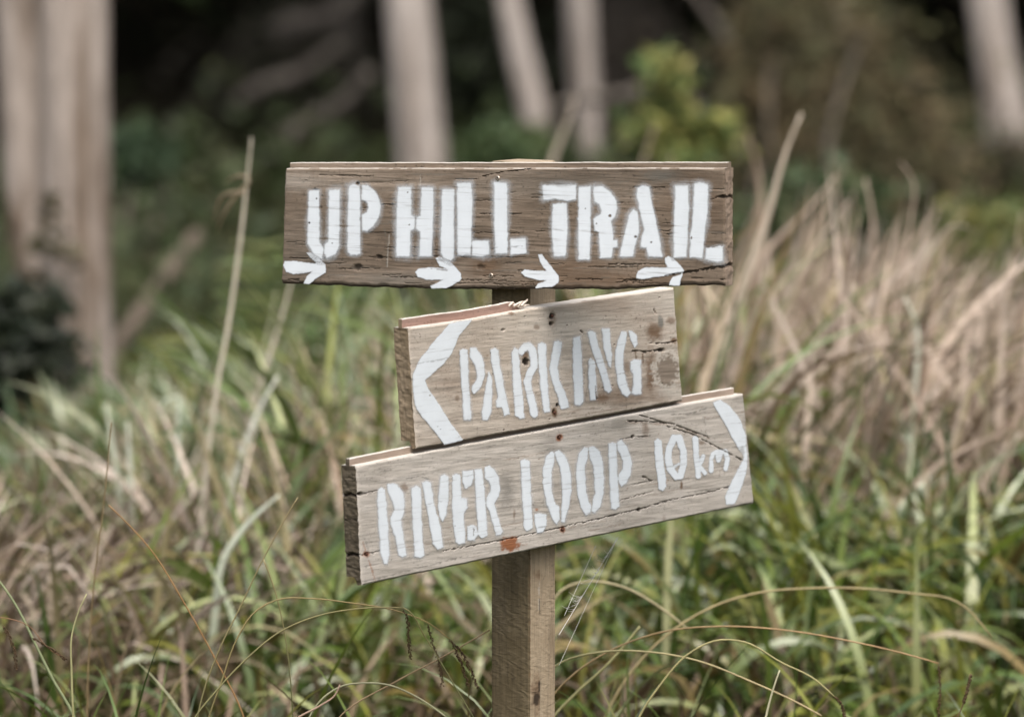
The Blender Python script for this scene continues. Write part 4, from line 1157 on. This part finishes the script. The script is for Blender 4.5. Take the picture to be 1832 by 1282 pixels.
# ------------------------------------------------------------------ ferns
def fern(label, px, py, Y, tips, seed):
    b = at(px, py, Y)
    rt = empty("fern", (b[0], Y, 0)); tag(rt, label, "fern", "ferns behind the signpost")
    g = np.random.default_rng(seed)
    for (tx, ty) in tips:
        e = at(tx, ty, Y + g.uniform(-.2, .2)) - np.array([b[0], Y, 0])
        m = e * np.array([.45, .45, 0]) + np.array([0, 0, e[2] * 1.05])
        path = catmull([(0, 0, 0), m * .55 + np.array([0, 0, e[2] * .2]), m, e], 22)
        parts = [tube_np(path, np.linspace(.004, .0012, 22), 5)]
        V, Q = [], []
        for i in range(5, 22):
            T = path[min(i + 1, 21)] - path[i - 1]; T /= np.linalg.norm(T)
            sd = np.cross(T, (0, 0, 1)); sd /= np.linalg.norm(sd) + 1e-9
            ln = .10 * math.sin(math.pi * (i - 3) / 20) + .012
            for sg in (-1, 1):
                for q in range(5):
                    f0, f1 = q / 5, (q + 1) / 5
                    o_ = path[i] + sd * sg * ln * f0 + T * ln * f0 * .35 - np.array([0, 0, .25 * ln * f0 * f0])
                    p_ = path[i] + sd * sg * ln * f1 + T * ln * f1 * .35 - np.array([0, 0, .25 * ln * f1 * f1])
                    w_ = .008 * (1 - f0 * .8)
                    k0 = len(V); V += [o_ - T * w_, o_ + T * w_, p_ + T * w_ * .5, p_ - T * w_ * .5]; Q.append((k0, k0 + 1, k0 + 2, k0 + 3))
        tv, tf = merge(parts + [(np.array(V), np.array(Q), np.zeros((0, 3), int))])
        c = np.array(random.choice([(.12, .16, .05), (.15, .165, .06), (.09, .14, .045)]))
        link("frond", mesh_np("frond", tv, tf, colors=np.tile(c, (len(tv), 1)), smooth=False), M_leaf, rt)
fern("yellow green fern left of the top board's lower edge", 470, 700, 6.2, [(440, 480), (470, 465), (515, 470), (550, 500), (420, 560)], 201)
fern("yellow green fern between the top board and the bottom board", 610, 720, 5.2, [(560, 535), (600, 520), (660, 540), (690, 590), (530, 600)], 202)
fern("pale green fern low beside the foot of the left tree", 330, 760, 6.5, [(250, 660), (300, 640), (380, 640), (410, 670)], 203)

# ------------------------------------------------------------------ single stalks
def ribbon(name, pts, Y, Y2, w0, w1, colr, mat, parent=None, loc=None, flatn=.35, n=40, seg=8):
    m = len(pts)
    P = np.array([at(x, y, Y + (Y2 - Y) * i / (m - 1)) for i, (x, y) in enumerate(pts)])
    if loc is not None: P = P - np.array(loc)
    path = catmull(P, n)
    r = np.interp(np.linspace(0, 1, n), np.linspace(0, 1, len(w0)), w0) * mpp(Y) / 2 if isinstance(w0, (list, tuple)) else np.linspace(w0, w1, n) * mpp(Y) / 2
    v, q, t = tube_np(path, r, seg, flatn)
    c0, c1 = (colr if isinstance(colr[0], (tuple, list)) else (colr, colr))
    s = np.concatenate([np.repeat(np.linspace(0, 1, n), seg), [0, 1]])[:, None]
    return link(name, mesh_np(name, v, [q, t], colors=np.array(c0) * (1 - s) + np.array(c1) * s), mat, parent)

def stalk(label, pts, Y, w0, w1, colr, leaves=(), cat="grass stalk", name="dry_stalk", group="tall dry stalks behind the signpost", ext=True):
    """pts from tip down; carried on to the ground when needed"""
    w0, w1 = w0 * .62, w1 * .62
    Y = Y * 1.12 + 1.15
    pts = list(pts)
    if ext:
        (x0, y0), (x1, y1) = pts[-2], pts[-1]
        L = math.hypot(x1 - x0, y1 - y0)
        zb = at(x1, y1, Y)[2]; need = zb / mpp(Y) + 10
        dx = (x1 - x0) / L * need * .6
        pts += [(x1 + dx * .5, y1 + need * .5), (x1 + dx * .7, y1 + need)]
    b = at(pts[-1][0], pts[-1][1], Y)
    rt = empty(name, (b[0], Y, 0)); tag(rt, label, cat, group)
    ribbon("stem", pts, Y, Y, [w0 * .35, w0, (w0 + w1) / 2, w1, w1, w1 * .9], w1, colr, M_straw, rt, (b[0], Y, 0), .22)
    for lp, lw in leaves:
        ribbon("leaf", lp, Y - .02, Y - .1, [1.0, lw, lw * .8], None, (.36, .28, .19), M_straw, rt, (b[0], Y, 0), .2)
    return rt
TAN, PALE, PINK = (.50, .42, .33), (.56, .50, .40), (.44, .345, .27)
stalk("tall thin pale stalk with drooping dead leaves left of the top board", [(450, 246), (437, 370), (412, 560), (384, 720)], 1.9, 11, 13, PALE, [([(388, 415), (405, 375), (447, 325)], 7), ([(400, 330), (425, 315), (446, 318)], 6), ([(383, 400), (400, 350), (440, 345)], 6)])
stalk("broad pale leaf stalk leaning right under the top board's left corner", [(526, 485), (500, 580), (468, 680), (440, 760)], 2.6, 12, 26, PALE)
stalk("second leaning stalk just left of the broad pale one", [(494, 520), (476, 610), (450, 700)], 3.0, 10, 20, (.38, .38, .25))
stalk("longest thick tan stalk leaning right of the top board", [(1434, 203), (1412, 255), (1372, 390), (1322, 540), (1290, 640)], 2.8, 20, 27, TAN)
stalk("dull straw stalk leaning parallel behind the thick tan one", [(1498, 312), (1450, 370), (1380, 440), (1330, 520)], 3.4, 14, 22, PINK)
stalk("bent stalk with a hooked top in the straw at right", [(1612, 290), (1636, 330), (1632, 380), (1618, 470), (1606, 560)], 3.2, 9, 16, PINK)
stalk("arching stalk bowing over the straw near the right edge", [(1742, 412), (1706, 402), (1672, 440), (1640, 510), (1622, 600)], 3.0, 8, 18, TAN)
stalk("thin upright straw stalk at the far right edge", [(1829, 380), (1812, 470), (1790, 560), (1780, 640)], 3.4, 9, 14, PINK)
stalk("short straw stalk standing above the middle of the top board", [(1030, 172), (1012, 225), (988, 290), (960, 400)], 6.2, 20, 24, (.40, .34, .27))
stalk("small straw stalk behind the top board below the yellow shrub", [(1172, 225), (1160, 260), (1148, 300), (1130, 400)], 6.0, 12, 18, (.38, .30, .23))
stalk("brown stalk with a nodding head right of the yellow shrub", [(1338, 245), (1352, 290), (1360, 330), (1352, 420)], 5.5, 16, 11, (.30, .22, .16))
stalk("straw stalk leaning right in the middle of the dry clump", [(1520, 360), (1480, 410), (1430, 500), (1390, 600)], 3.1, 10, 20, TAN)
stalk("upright stub of straw left of the hooked stalk", [(1548, 320), (1562, 400), (1560, 480), (1555, 560)], 3.6, 14, 16, PINK)
stalk("pale folded blade hanging in the dry clump at right", [(1618, 530), (1636, 570), (1640, 680), (1632, 780)], 2.4, 18, 24, (.52, .52, .42))
stalk("upright yellow green stem right of the post under the bottom board", [(1202, 905), (1196, 1000), (1192, 1130)], 1.2, 24, 22, (.36, .36, .19), name="grass_stem", group="green stems behind the signpost")
stalk("broad blade with highlight-coloured tip curling over left of the bottom board", [(500, 885), (440, 940), (400, 1000), (385, 1100)], 1.2, 18, 26, ((.55, .58, .48), (.26, .30, .18)), name="grass_stem", group="green stems behind the signpost")  # whitish tips of this and the next blades imitate highlights
stalk("upright blade with a rounded highlight-coloured tip by the left tree", [(190, 722), (200, 790), (212, 870)], 2.2, 16, 18, ((.55, .57, .46), (.24, .29, .18)), name="grass_stem", group="green stems behind the signpost")
stalk("upright highlight-coloured blade tip right of the left tree's foot", [(228, 755), (232, 820), (236, 900)], 2.2, 18, 18, ((.58, .60, .50), (.24, .29, .18)), name="grass_stem", group="green stems behind the signpost")
stalk("hooked blade with highlight-coloured tip folding over left of centre", [(286, 745), (296, 715), (316, 708), (318, 760), (322, 860)], 2.3, 12, 24, ((.50, .54, .44), (.26, .31, .22)), name="grass_stem", group="green stems behind the signpost")
stalk("rounded highlight-coloured blade tip leaning right beneath the stalks", [(498, 672), (470, 720), (440, 790)], 2.1, 18, 22, ((.62, .62, .54), (.30, .32, .22)), name="grass_stem", group="green stems behind the signpost")

# ------------------------------------------------------------------ fine stems in focus
def seed_head(parent, loc, pts, Y, seed):
    g = np.random.default_rng(seed)
    P = np.array([at(x, y, Y) for x, y in pts]) - np.array(loc)
    path = catmull(P, 34)
    parts = [tube_np(path, .0006, 5)]
    for i in range(1, 34):
        for k in range(2):
            T = path[min(i + 1, 33)] - path[i - 1]; T /= np.linalg.norm(T)
            a = g.uniform(0, 6.28); sd = np.array([math.cos(a), math.sin(a), 0])
            c = path[i] + sd * .0013; d = T * .8 + sd * .5; d /= np.linalg.norm(d)
            l = g.uniform(.003, .0045)
            parts.append(tube_np(np.array([c, c + d * l * .5, c + d * l]), np.array([.0004, .0013, .0002]), 5))
    V, F = merge(parts)
    link("seed_head", mesh_np("seed_head", V, F, colors=np.tile((.085, .05, .022), (len(V), 1))), M_straw, parent)

def fine(label, pts, Y, w0, w1, colr, heads=(), name="grass_stem", Y2=None, branches=()):
    Y2 = Y if Y2 is None else Y2
    b = at(pts[-1][0], pts[-1][1], Y2)
    pts = list(pts)
    x1, y1 = pts[-1]; x0, y0 = pts[-2]
    if y1 < 1300:
        pts.append((x1 + (x1 - x0) * .4, 1420))
    need = at(pts[-1][0], pts[-1][1], Y2)[2] / mpp(Y2)
    pts.append((pts[-1][0], pts[-1][1] + need))
    rt = empty(name, (b[0], Y2, 0)); tag(rt, label, "grass stem", "fine grass stems close to the signpost")
    ribbon("stem", pts, Y, Y2, w0, w1, colr, M_straw, rt, (b[0], Y2, 0), .8, 60, 6)
    for bp, bw in branches:
        ribbon("branch", bp, Y, Y, bw, bw * .8, colr, M_straw, rt, (b[0], Y2, 0), .8, 24, 6)
    for i, h in enumerate(heads):
        seed_head(rt, (b[0], Y2, 0), h, Y, len(pts) * 7 + i)
DG, YB, OB = (.12, .135, .05), (.34, .24, .11), (.33, .19, .08)
fine("thin dark stem rising to a bent tip left of the bottom board", [(533, 889), (500, 945), (471, 999), (430, 1085), (394, 1158), (367, 1228), (352, 1290)], .1, 2.0, 4.6, ((.3, .24, .12), DG), branches=[([(471, 1000), (490, 1050), (505, 1110), (516, 1180), (524, 1285)], 2.4)])
fine("brown stem slanting down right at the lower left", [(194, 903), (230, 938), (266, 978), (330, 1079), (383, 1174), (436, 1282)], .15, 2.2, 4.2, OB)
fine("straight blurred stem standing at the left under the tree", [(199, 755), (186, 898), (170, 1025), (160, 1150)], .7, 2, 4, (.22, .16, .08))
fine("upper of two crossing arches with hanging seed spikes left of the post", [(804, 1142), (765, 1113), (713, 1093), (628, 1078), (555, 1070), (497, 1072), (457, 1093), (424, 1142), (398, 1214), (372, 1290)], 0, 2.0, 4.2, ((.36, .26, .12), DG),
     heads=[[(765, 1113), (774, 1150), (785, 1185), (791, 1224)], [(804, 1142), (816, 1165), (830, 1200), (837, 1224)], [(812, 1150), (828, 1170), (843, 1200), (854, 1228)]])
fine("lower arch of dark green stem with one seed spike left of the post", [(722, 1087), (690, 1086), (644, 1088), (562, 1103), (497, 1132), (441, 1178), (388, 1234), (345, 1290)], -.05, 2.2, 4.4, ((.30, .26, .12), DG),
     heads=[[(721, 1089), (728, 1105), (731, 1140), (735, 1176)]], branches=[([(722, 1087), (728, 1090), (759, 1136), (791, 1188), (824, 1244), (852, 1290)], 2.6)])
fine("tan stem running up to the left side of the post", [(876, 1126), (832, 1152), (785, 1178), (709, 1218), (605, 1285)], .05, 2.2, 3.2, (.33, .23, .13))
fine("low pale arch at the bottom left of the post", [(801, 1284), (742, 1244), (693, 1224), (654, 1221), (611, 1227), (572, 1254), (550, 1290)], -.1, 3.0, 4.5, (.34, .33, .20))
fine("pinkish dry blade curling at the bottom edge", [(608, 1224), (600, 1242), (572, 1262), (530, 1286)], -.12, 3, 9, (.42, .29, .21))
fine("upright green blade with curled tip at the lower left", [(155, 1062), (140, 1095), (128, 1140), (128, 1200), (131, 1284)], -.1, 2.5, 9, ((.40, .38, .2), (.20, .20, .06)))
fine("pale green blade sloping down right at the left edge", [(-20, 1015), (30, 1085), (60, 1145), (96, 1217), (128, 1272), (140, 1300)], .1, 4, 8, (.25, .28, .15))
fine("reddish wiry stem with a drooping seed spray at the left edge", [(117, 1178), (85, 1158), (50, 1118), (15, 1106), (-30, 1104), (-60, 1290)], 0, 1.6, 2.4, (.24, .13, .07), heads=[[(57, 1140), (85, 1155), (116, 1178)], [(5, 1118), (22, 1150), (29, 1195)]])
fine("longest orange brown arch crossing the lower right", [(1679, 1186), (1608, 1166), (1515, 1145), (1399, 1126), (1282, 1120), (1189, 1129), (1096, 1161), (1008, 1222), (960, 1290)], .4, 2.6, 4.2, ((.40, .25, .13), (.36, .27, .13)), heads=[[(1679, 1187), (1681, 1220), (1678, 1285)]])
fine("topmost blurred tan arch at the lower right", [(1775, 1140), (1706, 1073), (1631, 1061), (1538, 1052), (1445, 1052), (1352, 1061), (1282, 1082), (1200, 1130), (1110, 1230), (1080, 1290)], 1.0, 3, 5.5, (.36, .29, .15))
fine("steep arch with a tight bend right of the post", [(1492, 1245), (1454, 1212), (1399, 1185), (1329, 1147), (1282, 1145), (1236, 1166), (1180, 1226), (1140, 1290)], .15, 3.0, 5.0, (.36, .32, .15), heads=[[(1490, 1243), (1503, 1256), (1512, 1290)]])
fine("low shallow green arch starting at the right side of the post", [(1470, 1280), (1430, 1258), (1352, 1222), (1236, 1178), (1166, 1166), (1073, 1166), (999, 1187), (950, 1240), (930, 1290)], .25, 3.4, 4.4, ((.44, .34, .19), (.26, .30, .12)))
fine("short blurred arch right of the post below the board", [(1230, 1125), (1189, 1092), (1106, 1047), (1050, 1040), (1010, 1052), (975, 1100), (950, 1290)], 1.1, 4.5, 7, (.36, .31, .18))
fine("pale upright blade at the bottom right of centre", [(1395, 1198), (1384, 1230), (1370, 1284)], 0, 3, 12, (.45, .42, .28))
fine("thin straight stem slanting up from the post's foot to the right", [(1145, 1120), (1085, 1190), (1030, 1240), (985, 1290)], .6, 5, 6, (.38, .35, .16))
fine("dark twisted seed stem near the lower right corner", [(1736, 1205), (1730, 1235), (1722, 1262), (1710, 1290)], .1, 2.2, 3.0, (.12, .075, .04), heads=[[(1737, 1204), (1734, 1220), (1724, 1255)]])

# ------------------------------------------------------------------ spider web
def web():
    g = np.random.default_rng(77)
    parts = []
    def strand(p, q, Y0, Y1, r, sag=0.0):
        a, b = at(p[0], p[1], Y0), at(q[0], q[1], Y1)
        m = (a + b) / 2 - np.array([0, 0, sag])
        parts.append(tube_np(catmull([a, m, b], 8) , r, 4))
    strand((1106, 960), (1000, 1135), .30, -.02, .0005)
    strand((1104, 962), (1000, 1190), .30, 0, .0003)
    strand((1066, 975), (1010, 1100), .2, .0, .0004)
    for k in range(34):
        t = g.uniform(.1, .75); x = 1104 + (1000 - 1104) * t; y = 962 + (1135 - 962) * t
        strand((x, y), (x - g.uniform(6, 26) * (.4 + t), y + g.uniform(-10, 12)), .3 - .3 * t, .2 - .2 * t, .00028, .002)
    b = at(1106, 960, .3)
    V, F = merge(parts)
    o = link("spider_web", mesh_np("spider_web", V - np.array([b[0], b[1], 0]), F), M_silk)
    o.location = (b[0], b[1], 0)
    tag(o, "wispy torn spider web strung from bottom board to the post", "spider web")
web()
